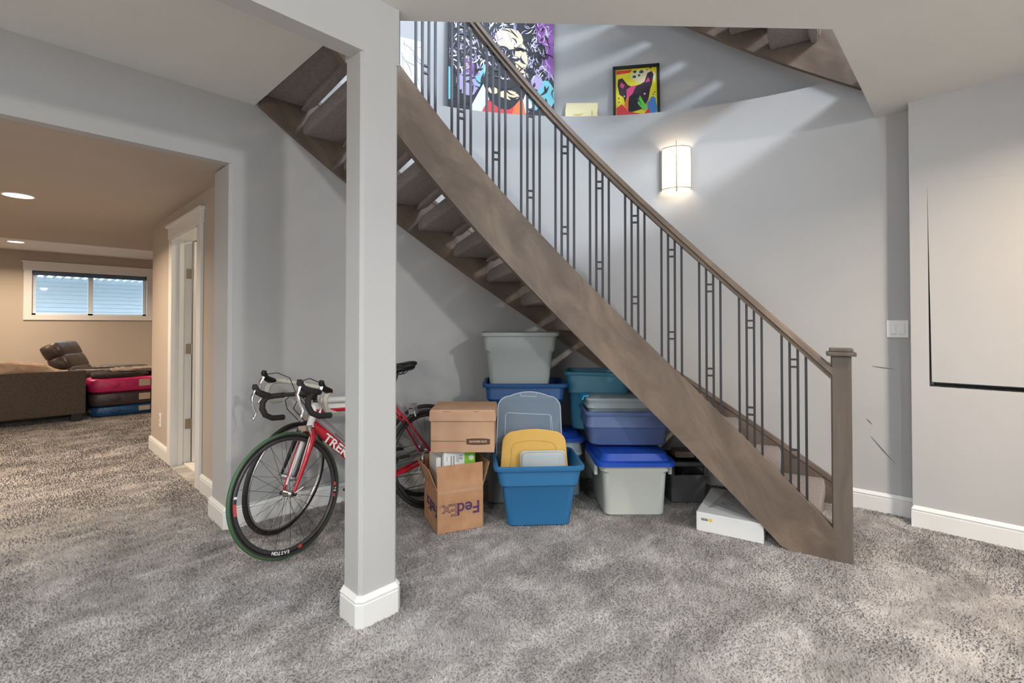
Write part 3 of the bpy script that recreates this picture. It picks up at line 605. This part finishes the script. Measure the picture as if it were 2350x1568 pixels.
# stack at the back: hidden base bin, navy bin, grey bin
def standing(name, loc, rz, tub, lidm, label, dims, lw, **k):
    e = tote(name, loc, rz, tub, label, dims, **k); o = lid_mesh(*lw).build('lid', lidm, e, smooth=40); o.location = (0, 0, dims[4] + .008); return e
BK = (2.698, 2.45)
standing('storage_bin', (2.62, 2.532, 0), VA, 'plastic_grey', 'plastic_navy', 'grey bin with navy lid at the foot of the tall stack', (.30, .38, .36, .44, .405), (.37, .45), sh=.7)
tote('storage_bin', (*BK, .447), VA, 'plastic_navy', 'navy blue open bin under the grey bin', (.47, .38, .61, .46, .405), sh=.7, rim=.024)
tote('storage_bin', (2.667, 2.48, .80), VA + .03, 'plastic_grey', 'grey open bin topmost of the tall stack against the wall', (.42, .34, .565, .47, .415), sh=.66, rim=.02)
# clear bin with blue lid, teal bin on top
standing('storage_bin', (2.974, 2.316, 0), VA, 'frosted_plastic', 'lid_blue', 'translucent bin with blue lid below the teal bin', (.25, .30, .30, .36, .43), (.315, .375), sh=.7)
tote('storage_bin', (3.2, 2.138, .475), VA - .2, 'plastic_teal', 'teal open bin turned cornerwise on the blue lidded bin', (.38, .28, .50, .36, .44), sh=.62, rim=.018)
# light grey tote with blue lid, slate tub and clear container on it
e = tote('storage_bin', (3.075, 1.815, 0), VA + .01, 'plastic_light', 'light grey bin with bright blue lid under the slate tub', (.40, .48, .50, .60, .365), sh=.80, rim=.024)
o = lid_mesh(.53, .62, .06, .045, .03).build('lid', 'lid_blue', e, smooth=40); o.location = (0, 0, .372)
for s in (-1, 1): MB().box((s * .25 - .012, -.2, .26), (s * .25 + .012, .2, .345)).build('grip', 'plastic_light', e, bev=.008, seg=2)
tote('storage_tub', (3.095, 1.848, .44), VA - .02, 'plastic_slate', 'slate blue low open tub stacked on the bright blue lid', (.52, .34, .60, .42, .235), sh=.5, rim=.018, flare=.7)
e = tote('food_container', (3.09, 1.875, .56), VA - .02, 'frosted_plastic', 'translucent container with light blue latch inside the slate tub', (.46, .22, .5, .26, .19), sh=.6, rim=.01); e['category'] = 'container'
o = lid_mesh(.51, .27, .03, .006, .016).build('lid', 'frosted_plastic', e, smooth=40); o.location = (0, 0, .196)
MB().loft([[(x, y, z) for x, z in ((-.235, .2), (-.235, .212), (-.272, .208), (-.285, .178), (-.276, .174), (-.264, .198))] for y in (-.09, .05)]).build('latch', 'latch_blue', e)
# dark drawer bin and small things behind
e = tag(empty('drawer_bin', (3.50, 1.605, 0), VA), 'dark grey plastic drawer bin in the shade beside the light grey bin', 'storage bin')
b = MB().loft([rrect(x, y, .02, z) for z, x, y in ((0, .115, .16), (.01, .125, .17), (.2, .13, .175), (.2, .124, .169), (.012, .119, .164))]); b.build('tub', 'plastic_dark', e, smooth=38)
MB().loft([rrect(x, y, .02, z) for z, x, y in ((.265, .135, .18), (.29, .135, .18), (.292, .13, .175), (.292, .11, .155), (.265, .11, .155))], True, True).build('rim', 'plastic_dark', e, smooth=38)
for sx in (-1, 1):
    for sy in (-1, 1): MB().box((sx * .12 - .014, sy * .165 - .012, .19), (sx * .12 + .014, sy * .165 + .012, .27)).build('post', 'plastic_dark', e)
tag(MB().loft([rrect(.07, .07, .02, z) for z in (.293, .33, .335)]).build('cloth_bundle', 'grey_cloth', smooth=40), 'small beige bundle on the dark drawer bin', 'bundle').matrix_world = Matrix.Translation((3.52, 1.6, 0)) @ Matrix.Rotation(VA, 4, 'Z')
e = tag(empty('white_basket', (3.503, 1.937, 0), VA), 'tall white plastic basket edge showing behind the light grey bin', 'basket'); bin_mesh(.12, .12, .165, .165, .46, sh=.8, rim=.012, rc=.03).build('tub', 'plastic_white', e, smooth=38)
# flat white carton
e = tag(empty('white_carton', (2.963, 1.264, 0)), 'flat white carton with small yellow mark half under the stringer', 'carton')
ux = Vector((.076, -.366, 0)).normalized(); uy = Vector((.366, .076, 0)).normalized(); e.matrix_world = frameM((2.966, 1.262, 0), ux, uy)
bx('body', 'paper_white', (0, 0, 0), (.372, .52, .118), e, bev=.006, seg=2); MB().box((.03, -.0006, .07), (.068, .0, .083)).build('label_block', 'grey_ink', e); MB().box((.074, -.0007, .068), (.092, .0, .086)).build('label_block', 'yellow_ink', e)
MB().box((.034, -.0009, .0755), (.063, -.0003, .0785)).build('lettering', 'pale_ink', e)
MB().prism([(.0, .0), (.1, .16), (.37, .02), (.37, .0)], .1182, .1186).build('print', 'paper_white', e); MB().prism([(.05, .1), (.36, .03), (.36, .5), (.1, .5)], .1182, .1185).build('print', 'pale_ink', e)
b = MB()
for i in range(9): 
    c = (R_(.14, .32), R_(.16, .4)); b.tube([(c[0] + .03 * cos(a) * (1 + .5 * sin(3 * a + i)), c[1] + .02 * sin(a), .1188) for a in [k * .6 for k in range(9)]], .0012, 4)
b.build('line_drawing', 'grey_ink', e)
# carton with flaps open
e = tag(empty('open_carton', (0, 0, 0)), 'brown open carton with upside down purple lettering under the lidded box', 'carton')
ux = Vector((.276, -.113, 0)).normalized(); uy = Vector((.113, .276, 0)).normalized(); e.matrix_world = frameM((1.816, 2.361, 0), ux, uy)
W, D, H, T = .298, .314, .262, .004
b = MB().box((0, 0, 0), (W, D, T)).box((0, 0, 0), (W, T, H)).box((0, D - T, 0), (W, D, H)).box((0, 0, 0), (T, D, H)).box((W - T, 0, 0), (W, D, H)); b.build('box_body', 'cardboard', e)
def flap(p, ax, out, tilt, L, Wd):
    """flap hinged at p along ax, standing up and tilted outwards"""
    d = (Vector((0, 0, 1)) * cos(tilt) + Vector(out) * sin(tilt)).normalized(); m4 = frameM(p, ax, d); MB().box((.002, 0, -.0018), (Wd - .002, L, .0018), m4).build('flap', 'cardboard', e)
flap((0, .002, H), (1, 0, 0), (0, -1, 0), -.06, .145, W); flap((0, D - .002, H), (1, 0, 0), (0, 1, 0), .05, .15, W); flap((.002, 0, H), (0, 1, 0), (-1, 0, 0), .38, .15, D); flap((W - .002, 0, H), (0, 1, 0), (1, 0, 0), .3, .15, D)
MB().box((.01, -.0006, H - .022), (W - .01, -.0, H - .004)).build('tape', 'kraft', e)
fm = frameM((.105, -.0012, .125), (-1, 0, 0), (0, 0, -1)); fl = Matrix.Translation((0, 0, 0))
text('lettering', 'Fed', .105, 'purple_ink', e, frameM((.2, -.0012, .14), (-1, 0, 0), (0, 0, -1)), .018, sx=1.0)
text('lettering', 'Ex', .105, 'purple_ink', e, frameM((.085, -.0012, .14), (-1, 0, 0), (0, 0, -1)), outline=.0017, sx=1.0)
text('lettering', 'R', .012, 'purple_ink', e, frameM((.02, -.001, .165), (-1, 0, 0), (0, 0, -1)))
text('lettering', 'Fed', .105, 'purple_ink', e, frameM((-.0012, .07, .14), (0, 1, 0), (0, 0, -1)), .018)
text('lettering', 'Ex', .105, 'purple_ink', e, frameM((-.0012, .19, .14), (0, 1, 0), (0, 0, -1)), outline=.0017)
# file box in the open carton
e2 = tag(empty('folder_box'), 'white and green box of ten file folders standing inside the open carton', 'box'); e2.matrix_world = frameM((1.816, 2.361, 0), ux, uy)
bx('body', 'paper_white', (.055, .05, T), (.26, .25, .478), e2, bev=.001); MB().box((.19, .0488, .25), (.2605, .0502, .4785)).box((.2598, .05, .25), (.2606, .2505, .4785)).box((.19, .05, .478), (.2605, .2505, .4787)).box((.055, .05, .478), (.2, .25, .4786)).build('band', 'paper_green', e2)
text('lettering', '10', .032, 'grey_ink', e2, frameM((.165, .0478, .44), (0, 0, -1), (1, 0, 0))); b = MB()
for i, (y, h) in enumerate(((.148, .045), (.14, .04), (.1, .07), (.106, .07), (.117, .06), (.122, .06), (.075, .03))): b.box((y, .0482, .452 - h), (y + .002, .0498, .452))
b.build('print', 'grey_ink', e2); MB().loft([[(.235 + .017 * cos(2 * pi * i / 16), y, .43 + .017 * sin(2 * pi * i / 16)) for i in range(16)] for y in (.0478, .0486)]).build('emblem', 'paper_white', e2)
e3 = tag(bx('file_divider', 'paper_white', (.02, .09, T), (.05, .26, .44)), 'white divider board beside the folder box in the open carton', 'board'); e3.matrix_world = frameM((1.816, 2.361, 0), ux, uy)
# lidded archive box on top
e = tag(empty('archive_box', (2.075, 2.405, .482), VA - .0), 'brown lidded archive box stacked on the open carton', 'box')
bx('box_body', 'kraft', (-.196, -.16, 0), (.196, .16, .25), e, bev=.002); MB().loft([rrect(x, y, .006, z) for z, x, y in ((.195, .206, .17), (.25, .203, .167), (.262, .198, .162))]).build('lid', 'kraft', e)
MB().box((-.12, -.1675, .2505), (-.08, -.166, .2525)).box((.07, -.1675, .2505), (.1, -.166, .2525)).build('slot', 'brown_ink', e)
MB().box((-.196, -.1606, .066), (.02, -.16, .072)).build('print_line', 'olive_ink', e)
lb = MB().prism([(.024, .05), (.06, .047), (.1, .046), (.14, .048), (.17, .051), (.17, .082), (.14, .086), (.1, .087), (.06, .086), (.024, .083)], .16, .1607, Matrix(((1, 0, 0, 0), (0, 0, -1, 0), (0, 1, 0, 0), (0, 0, 0, 1)))); lb.build('print_label', 'brown_ink', e)
text('lettering', 'BANKERS BOX', .0165, 'cream_ink', e, frameM((.097, -.1612, .067), (1, 0, 0), (0, 0, 1)), .02)

# ------------------------------------------------------------------ bicycles
HA = math.radians(72)
def wheel(parent, name, M4, rim_mt, tread_mt, spokes, deep, txt=None, inv=None):
    """wheel with its axle along local y"""
    w = MB().torus(.311 - deep * .5, deep * .52, n=64, m=10, sx=.013 / (deep * .52), sr=1.).build(name, rim_mt, parent, smooth=60); w.matrix_basis = M4
    MB().torus(.3245, .0115, n=64, m=10).build('tyre', tread_mt, w, smooth=60)
    MB().torus(.3205, .0108, n=64, m=8, sx=1.14).build('tyre_sidewall', 'rubber', w, smooth=60)
    MB().tube([(0, -.05, 0), (0, -.03, 0), (0, -.028, 0), (0, .028, 0), (0, .03, 0), (0, .05, 0)], [.008, .01, .02, .013, .02, .008], 12).build('hub', 'alloy', w, smooth=40)
    sp = MB().tube([(.018, .0, 0), (.311 - deep, 0, 0)], .0011, 5).mesh('spoke'); sp.materials.append(M['chrome' if deep < .02 else 'iron'])
    for i in range(spokes):
        o = obj('spoke', sp, None, w); s = .022 if i % 2 else -.022
        o.matrix_basis = Matrix.Rotation(-2 * pi * i / spokes, 4, 'Y') @ Matrix.Translation((.0, s, 0)) @ Matrix.Rotation(-s / .28, 4, 'Z')
    b = MB().tube([(.3 * cos(a_), -.0, .3 * sin(a_)) for a_ in (0, .01)], .001, 4)
    return w
def bike(name, contact, yaw, lean, steer, c, label):
    e = tag(empty(name, contact, yaw, lean), label, 'bicycle')
    WB = .985; r = .336; BB = Vector((.41, 0, .27)); fh = Vector((WB, 0, r)); ax = Vector((-cos(HA), 0, sin(HA))); fw = Vector((sin(HA), 0, cos(HA)))
    crown = fh - fw * .045 + ax * .36; hb = crown + ax * .012; ht = crown + ax * c['ht']; seat_d = Vector((-cos(math.radians(73)), 0, sin(math.radians(73))))
    st_ = BB + seat_d * .52; st2 = BB + seat_d * .70; rh = Vector((0, 0, r))
    fr_mt = c['frame']
    def part(b, n, mt, sm=45, par=None): return b.build(n, mt, par or e, smooth=sm)
    dt = part(MB().tube([hb + ax * .025, BB], [.026, .03], 12, sq=(.85, 1.15)), 'down_tube', c['down'])
    tt = part(MB().tube([ht - ax * .03, st_ - seat_d * .02], [.023, .018], 12), 'top_tube', c['top'])
    if c.get('stripe'): part(MB().tube([ht - ax * .03 + Vector((0, 0, -.012)), st_ - seat_d * .02 + Vector((0, 0, -.009))], [.02, .016], 12, sq=(1.1, 1)), 'tube_stripe', c['stripe'], par=tt)
    part(MB().tube([BB, st_], .0175, 12), 'seat_tube', fr_mt); part(MB().tube([hb, hb.lerp(ht, .5), ht], [.024, .021, .023], 14), 'head_tube', c['head'])
    part(MB().tube([BB + Vector((0, -.035, 0)), BB + Vector((0, .035, 0))], .024, 14), 'bottom_bracket', c['down'])
    for s in (-1, 1):
        part(MB().tube([BB + Vector((-.02, s * .022, 0)), BB.lerp(rh, .4) + Vector((0, s * .034, .0)), rh + Vector((0, s * .062, 0))], [.014, .012, .008], 8), 'chain_stay', c['stay'])
        part(MB().tube([st_ - seat_d * .03 + Vector((-.01, s * .014, 0)), st_.lerp(rh, .45) + Vector((0, s * .036, 0)), rh + Vector((0, s * .062, 0))], [.009, .008, .007], 8), 'seat_stay', c['stay'])
    part(MB().tube([st_ - seat_d * .02, st2], .0135, 12), 'seat_post', 'black')
    # saddle
    sb = MB(); rings = []
    for u, hw, zt_ in ((-.13, .055, .012), (-.11, .072, .014), (-.06, .066, .006), (0, .034, 0), (.07, .02, .002), (.125, .017, .0), (.14, .008, -.008)):
        rings.append([(u, hw * cos(a_), zt_ + (.014 if sin(a_) > 0 else .026) * sin(a_)) for a_ in [2 * pi * k / 10 for k in range(10)]])
    sd = part(sb.loft(rings, M4=Matrix.Translation(st2 + Vector((-.005, 0, .035)))), 'saddle', c['saddle'], 60)
    MB().tube([st2 + Vector(p) for p in ((-.11, .02, .03), (-.06, .022, .0), (.04, .022, .0), (.11, .01, .03))], .0035, 6).tube([st2 + Vector(p) for p in ((-.11, -.02, .03), (-.06, -.022, .0), (.04, -.022, .0), (.11, -.01, .03))], .0035, 6).build('saddle_rail', 'chrome', sd)
    # drivetrain on the right (local -y)
    ch = part(MB().torus(.095, .004, c=BB + Vector((0, -.045, 0)), n=40, m=6), 'chainring', 'alloy'); cr = part(MB().tube([BB + Vector((0, -.05, 0)), BB + Vector((.12, -.058, -.12))], [.013, .01], 8), 'crank', 'black'); part(MB().tube([BB + Vector((0, .05, 0)), BB + Vector((-.12, .058, .12))], [.013, .01], 8), 'crank', 'black')
    for s in (-1, 1): MB().box((-.045, -.03, -.008), (.045, .03, .008), Matrix.Translation(BB + Vector((-s * .125, s * .095, s * .125)))).build('pedal', 'black', e, bev=.003)
    part(MB().torus(.04, .012, c=rh + Vector((0, -.03, 0)), n=24, m=8, sx=1.4), 'cassette', 'alloy'); part(MB().tube([rh + Vector((-.01, -.05, -.02)), rh + Vector((.0, -.055, -.09)), rh + Vector((.03, -.05, -.16))], [.012, .016, .012], 8), 'derailleur', 'chrome')
    part(MB().tube([BB + Vector((0, -.045, .095)), rh + Vector((0, -.03, .045))], .0035, 5).tube([BB + Vector((0, -.045, -.095)), rh + Vector((.03, -.045, -.175))], .0035, 5), 'chain', 'alloy')
    part(MB().tube([BB.lerp(hb, t) + Vector((.02, s * .03, .04)) for t, s in ((.35, 0), (.35, 1), (.6, 1), (.6, -1), (.35, -1), (.35, 0))], .003, 6), 'bottle_cage', 'alloy')
    wheel(e, 'rear_wheel', Matrix.Translation(rh), c['rim'], 'rubber', 24, c['deep'])
    part(MB().box((-.02, -.03, -.015), (.02, .03, .02), Matrix.Translation(rh + Vector((.09, 0, .335)))).tube([rh + Vector((.1, -.03, .34)), rh + Vector((.1, -.035, .3))], .008, 6).tube([rh + Vector((.1, .03, .34)), rh + Vector((.1, .035, .3))], .008, 6), 'brake_caliper', 'chrome')
    # steered assembly
    SM = Matrix.Translation(hb) @ Matrix.Rotation(steer, 4, ax) @ Matrix.Translation(-hb)
    def sp_(b, n, mt, sm=45, par=None): b.v = [tuple(SM @ Vector(p)) for p in b.v]; return b.build(n, mt, par or e, smooth=sm)
    for s in (-1, 1):
        leg = sp_(MB().tube([crown + Vector((0, s * .02, -.0)) - ax * .005, crown + Vector((.0, s * .048, 0)) - ax * .05, fh.lerp(crown, .45) + Vector((-.006, s * .05, 0)), fh + Vector((0, s * .05, 0))], [.018, .017, .0135, .0075], 10), 'fork_blade', c['fork'])
        if c.get('fork_in'): sp_(MB().tube([crown + Vector((.0, s * .036, 0)) - ax * .05, fh.lerp(crown, .45) + Vector((-.006, s * .0405, 0)), fh.lerp(crown, .12) + Vector((-.004, s * .044, 0))], [.0165, .0125, .007], 8), 'fork_inlay', c['fork_in'], par=leg)
        sp_(MB().tube([fh + Vector((0, s * .038, 0)), fh + Vector((0, s * .064, 0))], .012, 8), 'fork_tip', c['tip'])
    sp_(MB().tube([fh + Vector((-.0, .06, 0)), fh + Vector((.01, .075, .01)), fh + Vector((-.04, .08, .03))], .005, 6), 'quick_release', 'alloy')
    wheel(e, 'front_wheel', SM @ Matrix.Translation(fh), c['rim'], c['tread'], 20, c['deep'])
    sp_(MB().box((-.025, -.035, -.01), (.015, .035, .02), Matrix.Translation(crown + fw * .035 - ax * .005)).tube([crown + fw * .03 + Vector((0, -.03, .01)), crown + fw * .02 + Vector((0, -.04, -.03)), crown + fw * .02 + Vector((0, -.022, -.05))], .007, 6).tube([crown + fw * .03 + Vector((0, .03, .01)), crown + fw * .02 + Vector((0, .04, -.03)), crown + fw * .02 + Vector((0, .022, -.05))], .007, 6), 'brake_caliper', 'chrome')
    s0 = ht + ax * c['sp']; bc = s0 + fw * .122 + ax * .0
    sp_(MB().tube([ht, s0 + ax * .02], .0165, 12), 'steerer_spacer', 'black'); sp_(MB().tube([s0, bc], [.017, .015], 10), 'stem', c['stem'])
    for s in (-1, 1):
        prof = [(0, .0, 0), (0, .06, 0), (0, .15, 0), (.004, .188, .0), (.03, .208, .0), (.07, .212, -.006), (.094, .213, -.034), (.097, .214, -.07), (.078, .216, -.108), (.035, .218, -.13), (-.04, .22, -.135)]
        pts = [bc + Vector((x, s * y, z)) for x, y, z in prof]
        sp_(MB().tube(pts[:4], .0125 if c['tape'] == 'white_tape' else .013, 10), 'handlebar', c['tape2']); sp_(MB().tube(pts[2:], .0165, 10), 'bar_tape', c['tape'])
        hd = sp_(MB().tube([bc + Vector(p) for p in ((.05, s * .211, .0), (.085, s * .212, .012), (.12, s * .211, .03), (.14, s * .21, .062), (.138, s * .21, .078))], [.018, .02, .018, .017, .012], 10), 'brake_hood', c['hood'])
        sp_(MB().tube([bc + Vector(p) for p in ((.14, s * .212, .04), (.16, s * .214, .0), (.15, s * .217, -.05), (.135, s * .22, -.09), (.15, s * .222, -.125), (.165, s * .223, -.135))], [.011, .01, .008, .007, .006, .004], 8, sq=(1.3, .7)), 'brake_lever', 'chrome', par=hd)
        cb = [(.12, s * .2, .055), (.13, s * .12, .075), (.1, s * .05, .05), (.06, s * .02, -.06), (-.02, s * .012, -.14)] if c['hood'] == 'black' and c['tape'] == 'white_tape' else [(.0, s * .1, -.016), (.05, s * .06, -.03), (.06, s * .03, -.08), (-.02, s * .025, -.17)]
        sp_(MB().tube([bc + Vector(p) for p in cb], .0026, 6), 'cable', 'black')
    return e, dict(BB=BB, hb=hb, ht=ht, ax=ax, SM=SM, fh=fh, crown=crown)
RED = dict(frame='red_paint', down='red_paint', top='white_gloss', stripe='red_paint', head='white_gloss', stay='red_paint', saddle='black', rim='rim_black', tread='green_rubber', deep=.024, ht=.155, sp=.03, fork='red_paint', fork_in='white_gloss', tip='rubber', stem='black', tape='black_tape', tape2='black_tape', hood='black_tape')
e, g = bike('road_bicycle', (2.085, 2.735, 0), pi + .02, .19, .2, RED, 'red and white road bicycle with green front tyre, nearer of the two')
# lettering on the down tube (left side of the bike faces the room) and on the rim
d_ = (g['BB'] - g['hb']).normalized(); q = g['hb'].lerp(g['BB'], .33) + Vector((0, .0265, 0)); text('lettering', 'TREK', .07, 'white_gloss', e, frameM(q, d_, Vector((0, 1, 0)).cross(-d_) * -1 if 0 else d_.cross(Vector((0, -1, 0)))), .02, sx=1.15)
WMt = g['SM'] @ Matrix.Translation(g['fh'])
def rim_text(body, a, size, mt):
    n = len(body)
    for i, ch in enumerate(body):
        t = a + (i - (n - 1) / 2) * size * .74 / .299; p = Vector((.299 * cos(t), .0145, .299 * sin(t)))
        text('lettering', ch, size, mt, e, WMt @ frameM(p, (-sin(t), 0, cos(t)), (cos(t), 0, sin(t))), .03)
rim_text('EASTON', -1.35, .024, 'white_gloss'); rim_text('90', -2.98, .02, 'white_gloss')
for a0, a1 in ((-3.12, -3.05), (-2.9, -2.84), (-1.78, -1.7), (-.12, .08), (.16, .2)):
    b = MB(); 
    for k in range(5):
        t = a0 + (a1 - a0) * k / 4; b.v += [tuple(WMt @ Vector((rr * cos(t), .0135, rr * sin(t)))) for rr in (.291, .308)]
    b.f = [(2 * k, 2 * k + 1, 2 * k + 3, 2 * k + 2) for k in range(4)]; b.build('rim_decal', 'red_ink' if a0 < -.5 or a0 < 0 else 'white_gloss', e)
SIL = dict(frame='silver_paint', down='silver_paint', top='white_gloss', head='silver_paint', stay='silver_paint', saddle='black', rim='alloy', tread='rubber', deep=.014, ht=.15, sp=.05, fork='black', tip='chrome', stem='black', tape='white_tape', tape2='white_tape', hood='black')
bike('road_bicycle', (2.185, 2.965, 0), pi - .1, .075, .6, SIL, 'silver road bicycle with white bar tape, farther one against the wall')

# ------------------------------------------------------------------ far room furniture
def pillow(name, mt, lo, hi, parent=None, n=10, p=.35, wob=.0, M4=None):
    """soft rounded block"""
    b = MB(); cx, cy, cz = [(a + c) / 2 for a, c in zip(lo, hi)]; hx, hy, hz_ = [(c - a) / 2 for a, c in zip(lo, hi)]
    sg = lambda v: math.copysign(abs(v) ** p, v); rings = []; N = 20
    for i in range(n + 1):
        f = -pi / 2 + pi * i / n; rings.append([(cx + hx * sg(cos(f)) * sg(cos(2 * pi * j / N)), cy + hy * sg(cos(f)) * sg(sin(2 * pi * j / N)), cz + hz_ * sg(sin(f)) + wob * sin(j * 1.7 + i * 2.1)) for j in range(N)])
    return b.loft(rings, M4=M4).build(name, mt, parent, smooth=70)
e = tag(empty('sofa', (-.3, 8.95, 0)), 'dark grey sofa seen from behind, with a blanket over it', 'sofa')
o_ = lambda x, y, z: (x + .3, y - 8.95, z)
bx('back_panel', 'sofa_cloth', o_(-2.0, 8.5, .1), o_(.76, 8.62, .665), e, bev=.015, seg=2); bx('seat_base', 'sofa_cloth', o_(-2.0, 8.6, .1), o_(.76, 9.4, .36), e, bev=.02, seg=2)
for x in (-1.98, .56): bx('arm', 'sofa_cloth', o_(x, 8.6, .1), o_(x + .2, 9.4, .58), e, bev=.03, seg=2)
for x in (-1.95, .62):
    for y in (8.52, 9.3): bx('leg', 'black', o_(x, y, 0), o_(x + .1, y + .06, .1), e)
for x in (-1.75, -.6): pillow('cushion', 'sofa_cloth', o_(x, 8.62, .34), o_(x + 1.12, 9.36, .5), e)
b = MB(); rings = []
for i in range(25):
    x = -1.95 + i * .105; h = .80 + .022 * sin(i * .9) + .03 * sin(i * .37 + 1); h = h if x < .15 else max(.672, h - .55 * (x - .15) ** 1.3)
    rings.append([(x, 8.53 + .015 * sin(i * 1.3), .66), (x, 8.52, h - .03), (x + .02, 8.6, h + .012 * sin(i * 2.1)), (x, 8.75, h - .02 + .02 * sin(i * 1.7)), (x, 8.9, .6), (x, 8.85, .55), (x, 8.66, .6)])
tag(b.loft(rings).build('blanket', 'blanket_cloth', smooth=70), 'brown rumpled blanket lying along the sofa back', 'blanket')
e = tag(empty('recliner', (1.13, 9.72, 0), 1.15), 'dark brown leather recliner with tilted back near the window wall', 'armchair')
pillow('seat', 'leather', (-.4, -.45, .12), (.4, .35, .48), e); pillow('arm', 'leather', (-.5, -.45, .1), (-.34, .4, .62), e); pillow('arm', 'leather', (.34, -.45, .1), (.5, .4, .62), e)
for k in range(3): pillow('back_cushion', 'leather', (-.38, -.14, .4 + k * .2), (.38, .1, .64 + k * .2), e, M4=Matrix.Translation((0, .35, .38)) @ Matrix.Rotation(-.45, 4, 'X') @ Matrix.Translation((0, 0, -.38)))
bx('base', 'black', (-.35, -.35, 0), (.35, .35, .13), e)
def bag(name, mt, lo, hi, label):
    e = tag(empty(name, ((lo[0] + hi[0]) / 2, (lo[1] + hi[1]) / 2, lo[2])), label, 'storage bag'); c = e.location
    q = [Vector(v) - c for v in (lo, hi)]; pillow('bag_body', mt, q[0], q[1], e, n=12, p=.28, wob=.006)
    h = q[1].z - q[0].z; tx = 1.42 - c.x; bx('tag_card', 'tag_paper', (tx - .08, q[0].y - .012, q[0].z + h * .35), (tx + .05, q[0].y + .004, q[0].z + h * .8), e, bev=.001)
    for s in (-.3, .3): MB().tube([(s - .06, q[0].y - .0, h * .6), (s, q[0].y - .02, h * .4), (s + .06, q[0].y, h * .6)], .008, 6).build('handle', mt, e, smooth=50)
bag('storage_bag', 'blue_cloth', (.82, 8.62, 0), (1.95, 9.15, .145), 'blue soft storage bag at the bottom of the bag stack'); bag('storage_bag', 'plum_cloth', (.80, 8.62, .135), (1.95, 9.15, .335), 'dark plum soft storage bag between the pink and blue bags'); bag('storage_bag', 'pink_cloth', (.79, 8.62, .325), (1.95, 9.15, .53), 'hot pink soft storage bag topmost of the bag stack')
for i, (mt, lo, hi, lb) in enumerate((('charcoal_cloth', (.84, 8.66, .515), (1.5, 9.1, .6), 'dark folded garment lying on the pink bag'), ('grey_cloth', (1.05, 8.72, .59), (1.6, 9.1, .645), 'pale grey folded garment heaped on the dark garment'), ('leather', (1.5, 8.66, .52), (1.93, 9.1, .61), 'brown garment at the right end of the pink bag'))):
    tag(pillow('folded_garment', mt, lo, hi, None, wob=.012, p=.5), lb, 'clothes')
tag(bx('baseboard_far', 'white_trim', (-3.1, 10.985, 0), (5.2, 11, .13)), kind='structure')
